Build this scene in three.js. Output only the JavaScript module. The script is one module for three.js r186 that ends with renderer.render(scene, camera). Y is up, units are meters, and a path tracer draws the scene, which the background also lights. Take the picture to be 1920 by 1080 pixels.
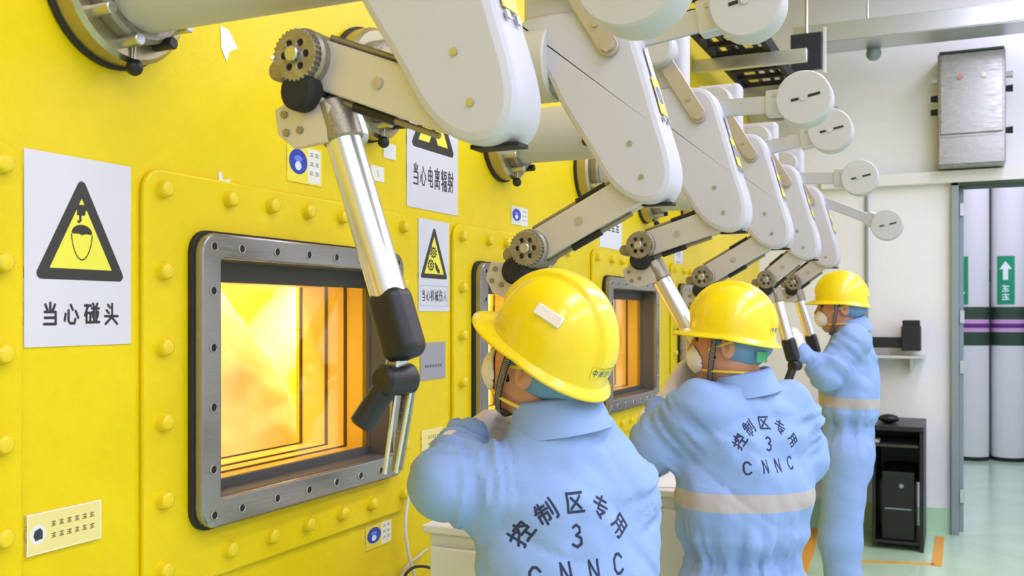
import * as THREE from 'three';
import { RoundedBoxGeometry } from 'three/addons/geometries/RoundedBoxGeometry.js';
import { mergeGeometries, mergeVertices } from 'three/addons/utils/BufferGeometryUtils.js';
import { ImprovedNoise } from 'three/addons/math/ImprovedNoise.js';
import { RectAreaLightUniformsLib } from 'three/addons/lights/RectAreaLightUniformsLib.js';
RectAreaLightUniformsLib.init();

// ------------------------------------------------------------------ camera, light, exposure
const scene = new THREE.Scene();
const F_PX = 1830, HORIZON = 589, CAM_X = 1.35, CAM_Y = 1.52;
const YAW = Math.atan(835 / F_PX), CC = Math.cos(YAW), SN = Math.sin(YAW);
const camera = new THREE.PerspectiveCamera(2 * Math.atan(540 / F_PX) * 180 / Math.PI, 1920 / 1080, 0.05, 60);
camera.position.set(CAM_X, CAM_Y, 0);
camera.lookAt(CAM_X - SN, CAM_Y, -CC);
camera.setViewOffset(1920, 1080, 0, -(HORIZON - 540), 1920, 1080);
camera.focus = 2.2; camera.userData.fStop = 7;
camera.updateProjectionMatrix();
scene.add(camera);
const renderer = new THREE.WebGLRenderer({ antialias: true });
renderer.toneMapping = THREE.LinearToneMapping;
renderer.toneMappingExposure = 1.0;
renderer.shadowMap.enabled = true;
scene.background = new THREE.Color(0x000000);
const LAMP_POWER = 13.2, CELL_POWER = 56;
const CEIL_Y = 4.0, FAR_S = 7.43, ROOM_X = 4.6, BACK_S = -3.2;
// ceiling lamps: [X, S, power factor] (long fluorescent panels, rows parallel to the hot cell wall)
const LAMPS = [[1.95, -1.6, 0.7], [1.95, 0.9, 1], [1.95, 3.4, 1], [1.95, 5.9, 0.85], [3.7, -1.6, 1], [3.7, 0.9, 1], [3.7, 3.4, 1], [3.7, 5.9, 1]];

// ------------------------------------------------------------------ helpers
// local room frame: X = distance from the hot cell wall, Y = up, S = along the wall (world z = -S)
const V3 = (x, y, z) => new THREE.Vector3(x, y, z);
const wp = (X, Y, S) => V3(X, Y, -S);
function dirPx(u, v) { const r = (u - 960) / F_PX; return [CC * r - SN, (HORIZON - v) / F_PX, SN * r + CC]; }
function onS(u, v, s) { const a = dirPx(u, v), z = s / a[2]; return wp(CAM_X + z * a[0], CAM_Y + z * a[1], s); }
function onX(u, v, X = 0) { const a = dirPx(u, v), z = (X - CAM_X) / a[0]; return wp(X, CAM_Y + z * a[1], z * a[2]); }
function onY(u, v, Y = 0) { const a = dirPx(u, v), z = (Y - CAM_Y) / a[1]; return wp(CAM_X + z * a[0], Y, z * a[2]); }
function atZ(u, v, z) { const a = dirPx(u, v); return wp(CAM_X + z * a[0], CAM_Y + z * a[1], z * a[2]); }
const noise = new ImprovedNoise();
let seed = 7; const rnd = () => { seed = (seed * 1664525 + 1013904223) >>> 0; return seed / 4294967296; };
const used = {};
function numbered(n) { if (used[n] === undefined) { used[n] = 0; return n; } used[n]++; return n + '_' + String(used[n]).padStart(3, '0'); }
function tag(o, label, category, group) { o.userData.label = label; o.userData.category = category; if (group) o.userData.group = group; return o; }
function shade(o) { o.traverse(m => { if (m.isMesh) { m.castShadow = true; m.receiveShadow = true; } }); return o; }
function part(name, geo, mat, parent, pos) {
  const m = new THREE.Mesh(geo, mat); m.name = name; if (pos) m.position.copy(pos); m.castShadow = m.receiveShadow = true; parent.add(m); return m;
}
function thing(name, label, category, pos, group) {
  const g = new THREE.Group(); g.name = numbered(name); if (pos) g.position.copy(pos); tag(g, label, category, group); scene.add(g); return g;
}
function struct(name, geo, mat, pos) { const m = part(name, geo, mat, scene, pos); m.userData.kind = 'structure'; return m; }
function solo(name, label, category, geo, mat, pos, group) { const m = part(numbered(name), geo, mat, scene, pos); tag(m, label, category, group); return m; }
const bx = (w, h, d) => new THREE.BoxGeometry(w, h, d);
const rb = (w, h, d, r = 0.005, seg = 2) => new RoundedBoxGeometry(w, h, d, seg, Math.min(r, w / 2.01, h / 2.01, d / 2.01));
const UP = V3(0, 1, 0);
function cylBetween(a, b, r0, r1 = r0, seg = 20, open = false) {
  const d = b.clone().sub(a), L = d.length(), g = new THREE.CylinderGeometry(r1, r0, L, seg, 1, open);
  g.translate(0, L / 2, 0); g.applyQuaternion(new THREE.Quaternion().setFromUnitVectors(UP, d.normalize())); g.translate(a.x, a.y, a.z); return g;
}
// rounded rod: lathe with chamfered ends, axis from a to b
function rod(a, b, r, ch = r * 0.12, seg = 24) {
  const d = b.clone().sub(a), L = d.length();
  const g = new THREE.LatheGeometry([[0, 0], [r - ch, 0], [r, ch], [r, L - ch], [r - ch, L], [0, L]].map(p => new THREE.Vector2(p[0], p[1])), seg);
  const n = g.toNonIndexed(); n.computeVertexNormals();
  const gg = flatish(n);
  gg.applyQuaternion(new THREE.Quaternion().setFromUnitVectors(UP, d.normalize())); gg.translate(a.x, a.y, a.z); return gg;
}
// creased normals without the addon's cost for small meshes
function flatish(g, ang = 0.6) {
  const p = g.attributes.position, n = p.count, map = new Map(), fn = [];
  for (let i = 0; i < n; i += 3) {
    const a = V3().fromBufferAttribute(p, i), b = V3().fromBufferAttribute(p, i + 1), c = V3().fromBufferAttribute(p, i + 2);
    const f = b.sub(a).cross(c.sub(a)); fn.push(f.lengthSq() > 1e-18 ? f : V3(0, 0, 0));
  }
  const key = i => Math.round(p.getX(i) * 2e4) + ',' + Math.round(p.getY(i) * 2e4) + ',' + Math.round(p.getZ(i) * 2e4);
  for (let i = 0; i < n; i++) { const k = key(i); if (!map.has(k)) map.set(k, []); map.get(k).push(i / 3 | 0); }
  const out = new Float32Array(n * 3), cs = Math.cos(ang);
  for (let i = 0; i < n; i++) {
    const f0 = fn[i / 3 | 0], u0 = f0.clone().normalize(), s = V3(0, 0, 0);
    for (const j of map.get(key(i))) { const f = fn[j]; if (f.lengthSq() > 0 && f.clone().normalize().dot(u0) > cs) s.add(f); }
    s.normalize(); if (s.lengthSq() === 0) s.copy(u0); out[i * 3] = s.x; out[i * 3 + 1] = s.y; out[i * 3 + 2] = s.z;
  }
  g.setAttribute('normal', new THREE.BufferAttribute(out, 3)); return g;
}
function poly(points, depth, bevel = 0.003, holes = [], seg = 2) {
  const sh = new THREE.Shape(points.map(p => new THREE.Vector2(p[0], p[1])));
  for (const h of holes) sh.holes.push(new THREE.Path(h.map(p => new THREE.Vector2(p[0], p[1]))));
  return new THREE.ExtrudeGeometry(sh, { depth: depth - 2 * bevel, bevelEnabled: bevel > 0, bevelSize: bevel, bevelThickness: bevel, bevelOffset: -bevel, bevelSegments: seg, curveSegments: 12 }).translate(0, 0, bevel);
}
function rrect(x0, y0, x1, y1, r, n = 6) {
  const o = [], q = [[x1 - r, y0 + r, -90], [x1 - r, y1 - r, 0], [x0 + r, y1 - r, 90], [x0 + r, y0 + r, 180]];
  for (const [cx, cy, a] of q) for (let i = 0; i <= n; i++) { const t = (a + 90 * i / n) * Math.PI / 180; o.push([cx + r * Math.cos(t), cy + r * Math.sin(t)]); }
  return o;
}
function smoothPath(pts, n = 48) { return new THREE.CatmullRomCurve3(pts, false, 'centripetal').getPoints(n); }
function tube(pts, r, n = 48, seg = 8) { return new THREE.TubeGeometry(new THREE.CatmullRomCurve3(pts, false, 'centripetal'), n, r, seg, false); }
// flat ribbon swept along pts; wdir(i) gives the width direction
function ribbon(pts, w, t, wdir) {
  const pos = [], uv = [], idx = []; const n = pts.length; let len = 0;
  for (let i = 0; i < n; i++) {
    const tan = pts[Math.min(i + 1, n - 1)].clone().sub(pts[Math.max(i - 1, 0)]).normalize();
    const wd = wdir(i / (n - 1)).clone(); wd.addScaledVector(tan, -wd.dot(tan)).normalize();
    const nn = tan.clone().cross(wd);
    if (i) len += pts[i].distanceTo(pts[i - 1]);
    for (const [a, b, u] of [[-1, 1, 0], [1, 1, 1], [1, -1, 1], [-1, -1, 0]]) {
      const q = pts[i].clone().addScaledVector(wd, a * w / 2).addScaledVector(nn, b * t / 2); pos.push(q.x, q.y, q.z); uv.push(u, len / w);
    }
    if (i) for (let k = 0; k < 4; k++) { const a = (i - 1) * 4 + k, b = (i - 1) * 4 + (k + 1) % 4, c = a + 4, d = b + 4; idx.push(a, c, b, b, c, d); }
  }
  const e = (n - 1) * 4; idx.push(0, 1, 2, 0, 2, 3, e, e + 2, e + 1, e, e + 3, e + 2);
  const g = new THREE.BufferGeometry(); g.setAttribute('position', new THREE.Float32BufferAttribute(pos, 3)); g.setAttribute('uv', new THREE.Float32BufferAttribute(uv, 2)); g.setIndex(idx);
  const ng = g.toNonIndexed(); ng.computeVertexNormals(); return flatish(ng, 0.7);
}
function hexHead(r, h) { const g = new THREE.CylinderGeometry(r * 0.94, r, h, 6); return g; }

// ------------------------------------------------------------------ materials
function noiseTex(w, h, fn, srgb = true) {
  const d = new Uint8Array(w * h * 4);
  for (let y = 0; y < h; y++) for (let x = 0; x < w; x++) { const c = fn(x / w, y / h), i = (y * w + x) * 4; d[i] = c[0]; d[i + 1] = c[1]; d[i + 2] = c[2]; d[i + 3] = 255; }
  const t = new THREE.DataTexture(d, w, h); t.magFilter = THREE.LinearFilter; t.minFilter = THREE.LinearFilter; t.wrapS = t.wrapT = THREE.RepeatWrapping; if (srgb) t.colorSpace = THREE.SRGBColorSpace; t.needsUpdate = true; return t;
}
const tn = (x, y, f, z = 0) => { // tileable-ish noise on a torus
  const a = x * 2 * Math.PI, b = y * 2 * Math.PI, R = f / 6.283; return noise.noise(Math.cos(a) * R + 5 + z, Math.sin(a) * R + Math.cos(b) * R * 1.3, Math.sin(b) * R * 1.3 + z * 2);
};
const cl = v => Math.max(0, Math.min(255, v));
function mottled(r, g, b, amp, f = 6, w = 256) {
  return noiseTex(w, w, (x, y) => { const n = (tn(x, y, f) * 0.6 + tn(x, y, f * 4, 3) * 0.3 + tn(x, y, f * 14, 9) * 0.25) * amp; return [cl(r + n), cl(g + n), cl(b + n * 1.1)]; });
}
const grain = noiseTex(256, 256, (x, y) => { const n = 128 + tn(x, y, 40) * 70 + tn(x, y, 90, 4) * 60; return [cl(n), cl(n), cl(n)]; }, false);
const brushed = noiseTex(256, 256, (x, y) => { const n = 128 + noise.noise(x * 3, y * 120, 1) * 60 + noise.noise(x * 9, y * 60, 7) * 40; return [cl(n), cl(n), cl(n)]; }, false);
const std = (o) => new THREE.MeshStandardMaterial(o);
const phy = (o) => new THREE.MeshPhysicalMaterial(o);
const rep = (t, u, v) => { const c = t.clone(); c.repeat.set(u, v); c.needsUpdate = true; return c; };
const M = {};
M.yellow = phy({ map: rep(mottled(237, 209, 12, 9, 5, 512), 0.7, 0.7), roughness: 0.38, bumpMap: rep(grain, 6, 6), bumpScale: 0.0004, specularIntensity: 0.6 });
M.yellowPart = phy({ color: '#eed10e', roughness: 0.38, clearcoat: 0.25, clearcoatRoughness: 0.3 });
M.rubber = std({ color: '#2a2620', roughness: 0.75 });
M.frameSteel = std({ color: '#9c9a94', roughness: 0.42, metalness: 0.75, roughnessMap: rep(brushed, 3, 3) });
M.revealSteel = std({ color: '#56544f', roughness: 0.6, metalness: 0.2 });
M.steel = std({ color: '#bdbdbb', roughness: 0.3, metalness: 0.9 });
M.tubeSteel = std({ color: '#d9d9da', roughness: 0.26, metalness: 0.85 });
M.chrome = std({ color: '#d8d8d8', roughness: 0.15, metalness: 1 });
M.dirtySteel = std({ map: rep(mottled(150, 142, 124, 34, 8), 8, 8), roughness: 0.45, metalness: 0.7 });
M.flange = std({ color: '#b0a684', roughness: 0.3, metalness: 0.85 });
M.boom = std({ color: '#c4c3c8', roughness: 0.45 });
M.boomEdge = std({ color: '#dcdcd6', roughness: 0.4 });
M.tubePaint = std({ color: '#c2c0b6', roughness: 0.45 });
M.arm = std({ color: '#cbc6c0', roughness: 0.4, metalness: 0.35 });
M.lever = std({ color: '#b9ae9c', roughness: 0.4, metalness: 0.4 });
M.weight = std({ color: '#bdbcb9', roughness: 0.4 });
M.black = std({ color: '#17161a', roughness: 0.4 });
M.blackMatte = std({ color: '#1d1b1b', roughness: 0.75 });
M.white = std({ map: rep(mottled(238, 238, 240, 5, 4), 0.5, 0.5), roughness: 0.7 });
M.whitePaint = std({ color: '#e6e6e4', roughness: 0.5 });
M.ceiling = std({ color: '#e4e4de', roughness: 0.8 });
M.floor = phy({ map: rep(mottled(196, 226, 192, 12, 6, 512), 0.5, 0.5), roughness: 0.22, clearcoat: 0.5, clearcoatRoughness: 0.15 });
M.green = std({ color: '#b6dcb4', roughness: 0.45 });
M.doorFrame = std({ color: '#8d9a9e', roughness: 0.5, metalness: 0.3 });
M.darkGreen = std({ color: '#2c4030', roughness: 0.5 });
M.galv = std({ color: '#c9cbd0', roughness: 0.32, metalness: 0.8 });
M.stainless = std({ color: '#9c9c9a', roughness: 0.5, metalness: 0.7, roughnessMap: rep(brushed, 1, 1) });
M.orangeTape = std({ color: '#e0a33c', roughness: 0.6 });
M.paper = std({ color: '#ecebe8', roughness: 0.8 });
M.label = std({ color: '#efe7c2', roughness: 0.7 });
M.hat = phy({ color: '#f7d90a', roughness: 0.3, clearcoat: 0.5, clearcoatRoughness: 0.15 });
M.skin = std({ color: '#c98f6c', roughness: 0.6 });
M.mask = std({ color: '#ece6dc', roughness: 0.9 });
M.elastic = std({ color: '#e8c53a', roughness: 0.7 });
M.cap = std({ color: '#6d97b8', roughness: 0.9 });
M.hair = std({ color: '#17120f', roughness: 0.7 });
M.glove = std({ color: '#e9dccd', roughness: 0.75 });
M.eye = std({ color: '#1a1210', roughness: 0.2 });
M.shoe = std({ color: '#2c2c30', roughness: 0.6 });
M.lampGlow = std({ color: '#ffffff', emissive: '#e6e6ff', emissiveIntensity: 4, roughness: 0.6 });
M.cellGlow = std({ color: '#ffffff', emissive: '#fff0c0', emissiveIntensity: 6, roughness: 0.6 });
M.cellWall = std({ color: '#f2d24c', roughness: 0.6 });
M.sheet = std({ color: '#f6f2e4', roughness: 0.6 });
M.cellFloor = std({ color: '#e8e2d0', roughness: 0.6 });
M.liner = std({ color: '#f2d070', roughness: 0.35, metalness: 0.15 });
M.stripEdge = std({ color: '#4c2f10', roughness: 0.5 });
M.leadGlass = phy({ color: '#fffadc', transmission: 1, thickness: 0, roughness: 0.02, ior: 1.5 });

// ------------------------------------------------------------------ lettering drawn as strokes
const GLYPH = {
  当: '50,5 50,38|22,12 33,33|78,12 66,33|18,42 82,42 82,92|18,66 82,66|14,92 82,92',
  心: '14,50 8,78|32,35 32,80 42,90 68,90 74,72|45,12 58,32|76,38 92,66',
  碰: '6,14 44,14|26,14 6,56|16,46 16,88|16,46 40,46 40,88|16,86 40,86|58,6 64,20|86,6 78,20|50,26 96,26|64,26 64,84|80,26 80,84|54,42 58,64|92,42 86,64|46,86 98,86',
  头: '28,10 42,22|18,34 34,46|8,60 94,60|56,6 56,52 48,68 12,94|58,68 90,94',
  电: '18,22 82,22 82,66 18,66 18,22|18,44 82,44|50,4 50,80 58,90 88,90 92,74',
  离: '50,2 50,12|8,16 92,16|38,24 62,42|62,24 38,42|22,24 22,46 78,46 78,24|50,46 46,58|14,96 14,58 86,58 86,90 78,94|48,60 32,82 64,80|58,70 68,86',
  辐: '6,18 42,18|22,4 10,44 42,44|27,30 27,98|4,68 44,64|50,10 96,10|56,22 90,22 90,40 56,40 56,22|54,52 94,52 94,94 54,94 54,52|54,73 94,73|74,52 74,94',
  射: '28,2 22,14|14,14 44,14 44,90 36,92|14,14 14,62|14,30 44,30|14,46 44,46|4,62 52,62|44,64 8,94|54,28 98,28|82,4 82,88 72,94|60,46 68,64',
  机: '4,28 44,28|24,4 24,96|24,32 4,70|26,40 42,58|56,10 56,60 44,94|56,10 82,10 82,86 98,86 98,72',
  械: '4,28 36,28|20,4 20,96|20,32 3,66|22,42 34,56|38,24 96,24|72,4 76,56 92,94 96,78|92,44 66,92|40,54 66,54|48,40 46,70 40,90|58,40 58,88|82,6 90,16',
  伤: '26,4 6,50|18,34 18,96|50,4 36,34|46,20 94,20|40,46 90,46 86,88 74,94|62,30 60,60 36,94',
  人: '50,8 46,44 8,94|50,40 92,94',
  控: '4,26 38,26|22,4 22,90 12,90|4,64 38,52|66,2 66,12|46,30 46,16 94,16 94,30|62,26 46,48|76,26 94,46|50,56 92,56|70,56 70,92|42,92 98,92',
  制: '18,4 8,30|14,18 54,18|4,34 60,34|32,2 32,98|12,50 12,84|12,50 54,50 54,82 46,84|72,12 72,68|92,4 92,90 82,94',
  区: '90,10 12,10 12,92 94,92|74,24 28,78|30,30 78,78',
  专: '20,18 80,18|8,42 92,42|50,2 38,62 80,62 56,84|36,78 64,96',
  用: '20,8 20,60 8,94|20,8 84,8 84,90 74,94|20,34 84,34|20,60 84,60|52,8 52,94',
  中: '14,24 86,24 86,62 14,62 14,24|50,4 50,98',
  核: '4,28 40,28|22,4 22,96|22,32 4,70|24,42 38,56|68,2 72,14|44,20 96,20|64,22 50,46 78,44|80,38 46,76|88,52 46,96|74,72 96,94',
  四: '10,16 90,16 90,90 10,90 10,16|38,16 36,48 22,62|60,16 60,52 78,54',
  〇: '50,8 80,20 92,50 80,80 50,92 20,80 8,50 20,20 50,8',
  3: '26,14 50,6 74,18 74,36 48,48|48,48 78,60 78,82 50,95 22,84',
  C: '82,24 64,8 40,8 20,28 18,70 36,92 62,92 82,78',
  N: '20,94 20,6 80,94 80,6',
};
function canvas(w, h, bg) { const c = document.createElement('canvas'); c.width = w; c.height = h; const x = c.getContext('2d'); x.fillStyle = bg; x.fillRect(0, 0, w, h); return [c, x]; }
function ctex(c) { const t = new THREE.CanvasTexture(c); t.colorSpace = THREE.SRGBColorSpace; t.anisotropy = 8; return t; }
function glyph(x, ch, cx, cy, w, h, rot, lw, color) {
  x.save(); x.translate(cx, cy); x.rotate(rot || 0); x.strokeStyle = color; x.lineWidth = lw; x.lineCap = 'round'; x.lineJoin = 'round';
  for (const st of GLYPH[ch].split('|')) {
    x.beginPath(); st.split(' ').forEach((p, i) => { const [a, b] = p.split(',').map(Number), X = (a / 100 - 0.5) * w, Y = (b / 100 - 0.5) * h; if (i) x.lineTo(X, Y); else x.moveTo(X, Y); }); x.stroke();
  }
  x.restore();
}
function fill(x, pts, color) { x.fillStyle = color; x.beginPath(); pts.forEach((p, i) => i ? x.lineTo(p[0], p[1]) : x.moveTo(p[0], p[1])); x.closePath(); x.fill(); }
function disc(x, cx, cy, rx, ry, color) { x.fillStyle = color; x.beginPath(); x.ellipse(cx, cy, rx, ry, 0, 0, Math.PI * 2); x.fill(); }
function warnTri(x, w, yTop, yBot, xl, xr) {
  x.lineJoin = 'round'; const cx = (xl + xr) / 2, t = w * 0.085;
  x.fillStyle = '#f3ea48'; x.strokeStyle = '#33322c'; x.lineWidth = t;
  x.beginPath(); x.moveTo(cx, yTop + t); x.lineTo(xr - t * 0.7, yBot - t / 2); x.lineTo(xl + t * 0.7, yBot - t / 2); x.closePath(); x.fill(); x.stroke();
}
// rows of tiny unreadable characters
function tinyRows(x, x0, y0, n, rows, sz, gx, gy, color) {
  x.strokeStyle = color; x.lineWidth = sz * 0.16;
  for (let r = 0; r < rows; r++) for (let i = 0; i < n; i++) {
    const a = x0 + i * gx, b = y0 + r * gy;
    x.beginPath(); x.moveTo(a, b + sz * 0.2); x.lineTo(a + sz, b + sz * 0.2); x.moveTo(a + sz * 0.1, b + sz * 0.6); x.lineTo(a + sz * 0.9, b + sz * 0.6); x.moveTo(a + sz * (0.3 + 0.4 * rnd()), b); x.lineTo(a + sz * (0.3 + 0.4 * rnd()), b + sz); x.moveTo(a, b + sz * 0.95); x.lineTo(a + sz, b + sz * 0.9); x.stroke();
  }
}

// ------------------------------------------------------------------ room shell
const ROOM_LEN = FAR_S - BACK_S;
{
  const fl = new THREE.BoxGeometry(9, 0.2, 18); const p = fl.attributes.position, uv = fl.attributes.uv;
  for (let i = 0; i < p.count; i++) uv.setXY(i, p.getX(i), p.getZ(i));
  struct('floor', fl, M.floor, wp(2.6, -0.1, 4.3));
}
struct('ceiling', bx(9, 0.15, 18), M.ceiling, wp(2.6, CEIL_Y + 0.075, 4.3));
struct('wall_right', bx(0.15, CEIL_Y, ROOM_LEN + 0.3), M.white, wp(ROOM_X + 0.075, CEIL_Y / 2, (FAR_S + BACK_S) / 2));
struct('wall_back', bx(ROOM_X + 2.4, CEIL_Y, 0.15), M.white, wp(ROOM_X / 2 - 1, CEIL_Y / 2, BACK_S - 0.075));

// ------------------------------------------------------------------ hot cell wall with window openings
const WIN_S0 = [0.25, 1.445, 2.64, 3.835, 5.03], WIN_W = 0.745, WIN_Y0 = 1.105, WIN_Y1 = 1.677, WALL_T = 0.27;
const INN = { l: 0.054, r: 0.048, b: 0.055, t: 0.049 };
const wallLocal = (o) => { o.rotation.y = Math.PI / 2; return o; };   // local x = S, y = Y, z = X
const wallLeft = new THREE.Group(); wallLeft.name = 'wall_left'; wallLeft.userData.kind = 'structure'; wallLocal(wallLeft); scene.add(wallLeft);
{
  const holes = WIN_S0.map(s => [[s + 0.04, WIN_Y0 + 0.03], [s + WIN_W - 0.04, WIN_Y0 + 0.03], [s + WIN_W - 0.04, WIN_Y1 - 0.03], [s + 0.04, WIN_Y1 - 0.03]]);
  const g = poly([[BACK_S - 0.15, 0], [FAR_S, 0], [FAR_S, CEIL_Y], [BACK_S - 0.15, CEIL_Y]], WALL_T, 0, holes); g.translate(0, 0, -WALL_T);
  part('wall_face', g, M.yellow, wallLeft);
}
// raised bolted plates round the windows
const boltGeo = (() => { const g = new THREE.LatheGeometry([[0, 0.02], [0.0095, 0.0195], [0.0135, 0.0175], [0.0158, 0.0135], [0.0165, 0.003], [0.0185, 0]].map(p => new THREE.Vector2(...p)), 14); g.rotateX(Math.PI / 2); return g; })();
const PLATE_T = 0.012;
for (const s0 of WIN_S0) {
  const a = s0 - 0.116, b = a + 0.946;
  const hole = [[s0 + 0.03, WIN_Y0 + 0.02], [s0 + WIN_W - 0.03, WIN_Y0 + 0.02], [s0 + WIN_W - 0.03, WIN_Y1 - 0.02], [s0 + 0.03, WIN_Y1 - 0.02]];
  const pl = part('window_plate', poly(rrect(a, 0.998, b, 1.788, 0.045), PLATE_T, 0.005, [hole]), M.yellow, wallLeft);
  const add = (s, y) => { const m = part('bolt', boltGeo, M.yellowPart, pl, V3(s, y, PLATE_T - 0.001)); m.rotation.z = rnd() * 6; };
  const ss = [0.046, 0.226, 0.358, 0.486, 0.62, 0.75, 0.904].map(d => a + d);
  for (const s of ss) { add(s, 1.752); add(s, 1.046); }
  for (const y of [1.60, 1.459, 1.32, 1.176]) { add(ss[0], y); add(ss[6], y); }
}

// ------------------------------------------------------------------ viewing windows
const sock = (() => { const g = new THREE.LatheGeometry([[0, 0.001], [0.0078, 0.001], [0.0078, 0.003], [0.0092, 0.003], [0.0096, 0]].map(p => new THREE.Vector2(...p)), 14); g.rotateX(Math.PI / 2); return g; })();
const sockDark = (() => { const g = new THREE.CylinderGeometry(0.0074, 0.0074, 0.002, 12); g.rotateX(Math.PI / 2); return g; })();
WIN_S0.forEach((s0, wi) => {
  const w = new THREE.Group(); w.name = 'window_' + (wi + 1); w.userData.kind = 'structure'; wallLocal(w); scene.add(w);
  const s1 = s0 + WIN_W, y0 = WIN_Y0, y1 = WIN_Y1;
  const il = s0 + INN.l, ir = s1 - INN.r, ib = y0 + INN.b, it = y1 - INN.t;
  const inner = rrect(il, ib, ir, it, 0.006, 2);
  part('gasket', poly(rrect(s0 - 0.006, y0 - 0.006, s1 + 0.006, y1 + 0.006, 0.045), 0.012, 0.002, [inner]), M.rubber, w, V3(0, 0, PLATE_T));
  const fr = part('frame', poly(rrect(s0, y0, s1, y1, 0.04), 0.021, 0.004, [inner]), M.frameSteel, w, V3(0, 0, PLATE_T + 0.010));
  const zt = 0.0205;
  const bolt = (s, y) => { const b = part('bolt', sock, M.steel, fr, V3(s, y, zt)); part('socket', sockDark, M.blackMatte, b, V3(0, 0, 0.0018)); };
  for (const d of [0.032, 0.112, 0.224, 0.335, 0.44, 0.54, 0.63, 0.715]) { bolt(s0 + d, y1 - 0.026); bolt(s0 + d, y0 + 0.026); }
  for (const y of [0.115, 0.235, 0.35, 0.46]) { bolt(s0 + 0.03, y0 + y); bolt(s1 - 0.03, y0 + y); }
  // recessed steel lining in front of the glass
  const gz = -0.042, fz = PLATE_T + 0.016, dep = fz - gz, mid = (fz + gz) / 2;
  const lt = 0.012;
  part('lining', bx(ir - il, lt, dep), M.revealSteel, w, V3((il + ir) / 2, it + lt / 2 - 0.001, mid));
  part('lining', bx(ir - il, lt, dep), M.revealSteel, w, V3((il + ir) / 2, ib - lt / 2 + 0.001, mid));
  part('lining', bx(lt, it - ib, dep), M.revealSteel, w, V3(il - lt / 2 + 0.001, (it + ib) / 2, mid));
  part('lining', bx(lt, it - ib, dep), M.revealSteel, w, V3(ir + lt / 2 - 0.001, (it + ib) / 2, mid));
  // inner bezel holding the yellow lead glass
  const gt = it - 0.042, gb = ib + 0.02;
  part('bezel', poly([[il - 0.01, ib - 0.01], [ir + 0.01, ib - 0.01], [ir + 0.01, it + 0.01], [il - 0.01, it + 0.01]], 0.012, 0.001, [[[il + 0.004, gb], [ir - 0.004, gb], [ir - 0.004, gt], [il + 0.004, gt]]]), M.revealSteel, w, V3(0, 0, gz));
  part('lead_glass', bx(ir - il + 0.01, it - ib + 0.01, 0.004), M.leadGlass, w, V3((il + ir) / 2, (it + ib) / 2, gz - 0.004));
  // stepped liner blocks behind the glass: far side and sill, separated by dark joints
  const zs = [gz - 0.007, gz - 0.064, gz - 0.124, gz - 0.205];
  for (let k = 0; k < 3; k++) {
    const z0 = zs[k] - 0.004, z1 = zs[k + 1] + 0.004, ln = z0 - z1, zc = (z0 + z1) / 2;
    part('liner_block', bx(0.014, gt - gb + 0.03, ln), M.liner, w, V3(ir + 0.006, (gt + gb) / 2, zc));
    part('liner_block', bx(0.014, gt - gb + 0.03, ln), M.liner, w, V3(il - 0.006, (gt + gb) / 2, zc));
    part('liner_block', bx(ir - il, 0.014, ln), M.liner, w, V3((il + ir) / 2, gb - 0.012, zc));
    part('liner_block', bx(ir - il, 0.014, ln), M.liner, w, V3((il + ir) / 2, gt + 0.012, zc));
  }
  for (let k = 1; k < 4; k++) {
    const zc = zs[k];
    part('joint', bx(0.02, gt - gb + 0.03, 0.007), M.stripEdge, w, V3(ir + 0.006, (gt + gb) / 2, zc));
    part('joint', bx(ir - il, 0.02, 0.007), M.stripEdge, w, V3((il + ir) / 2, gb - 0.012, zc));
  }
});

// ------------------------------------------------------------------ inside of the hot cell
const CELL_X = -1.55;
struct('wall_cell_rear', bx(0.1, 3.2, 7.6), M.cellWall, wp(CELL_X - 0.05, 1.6, 3.6));
struct('wall_cell_end', bx(1.4, 3.2, 0.1), M.cellWall, wp(-0.95, 1.6, 7.35));
struct('wall_cell_start', bx(1.4, 3.2, 0.1), M.cellFloor, wp(-0.95, 1.6, -0.1));
struct('floor_cell', bx(1.45, 0.1, 7.6), M.cellFloor, wp(-0.95, 0.85, 3.6));
struct('ceiling_cell', bx(1.6, 0.1, 7.6), M.cellWall, wp(-1.0, 2.75, 3.6));
for (let i = 0; i < 3; i++) {
  const s = 1.3 + i * 2.2;
  const l = thing('cell_lamp', 'warm glowing lamp bar fixed over the windows inside the hot cell', 'lamp', wp(-0.36, 1.98, s), 'lamps inside the hot cell');
  part('housing', bx(0.12, 0.03, 1.7), M.whitePaint, l, V3(0, 0.015, 0));
  part('diffuser', bx(0.1, 0.01, 1.6), M.cellGlow, l, V3(0, -0.006, 0));
  const a = new THREE.RectAreaLight('#fff6dc', CELL_POWER, 0.1, 1.6); a.position.set(0, -0.02, 0); a.rotation.set(-Math.PI / 2, 0, 0); l.add(a); l.rotation.z = -0.95;
}
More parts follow.
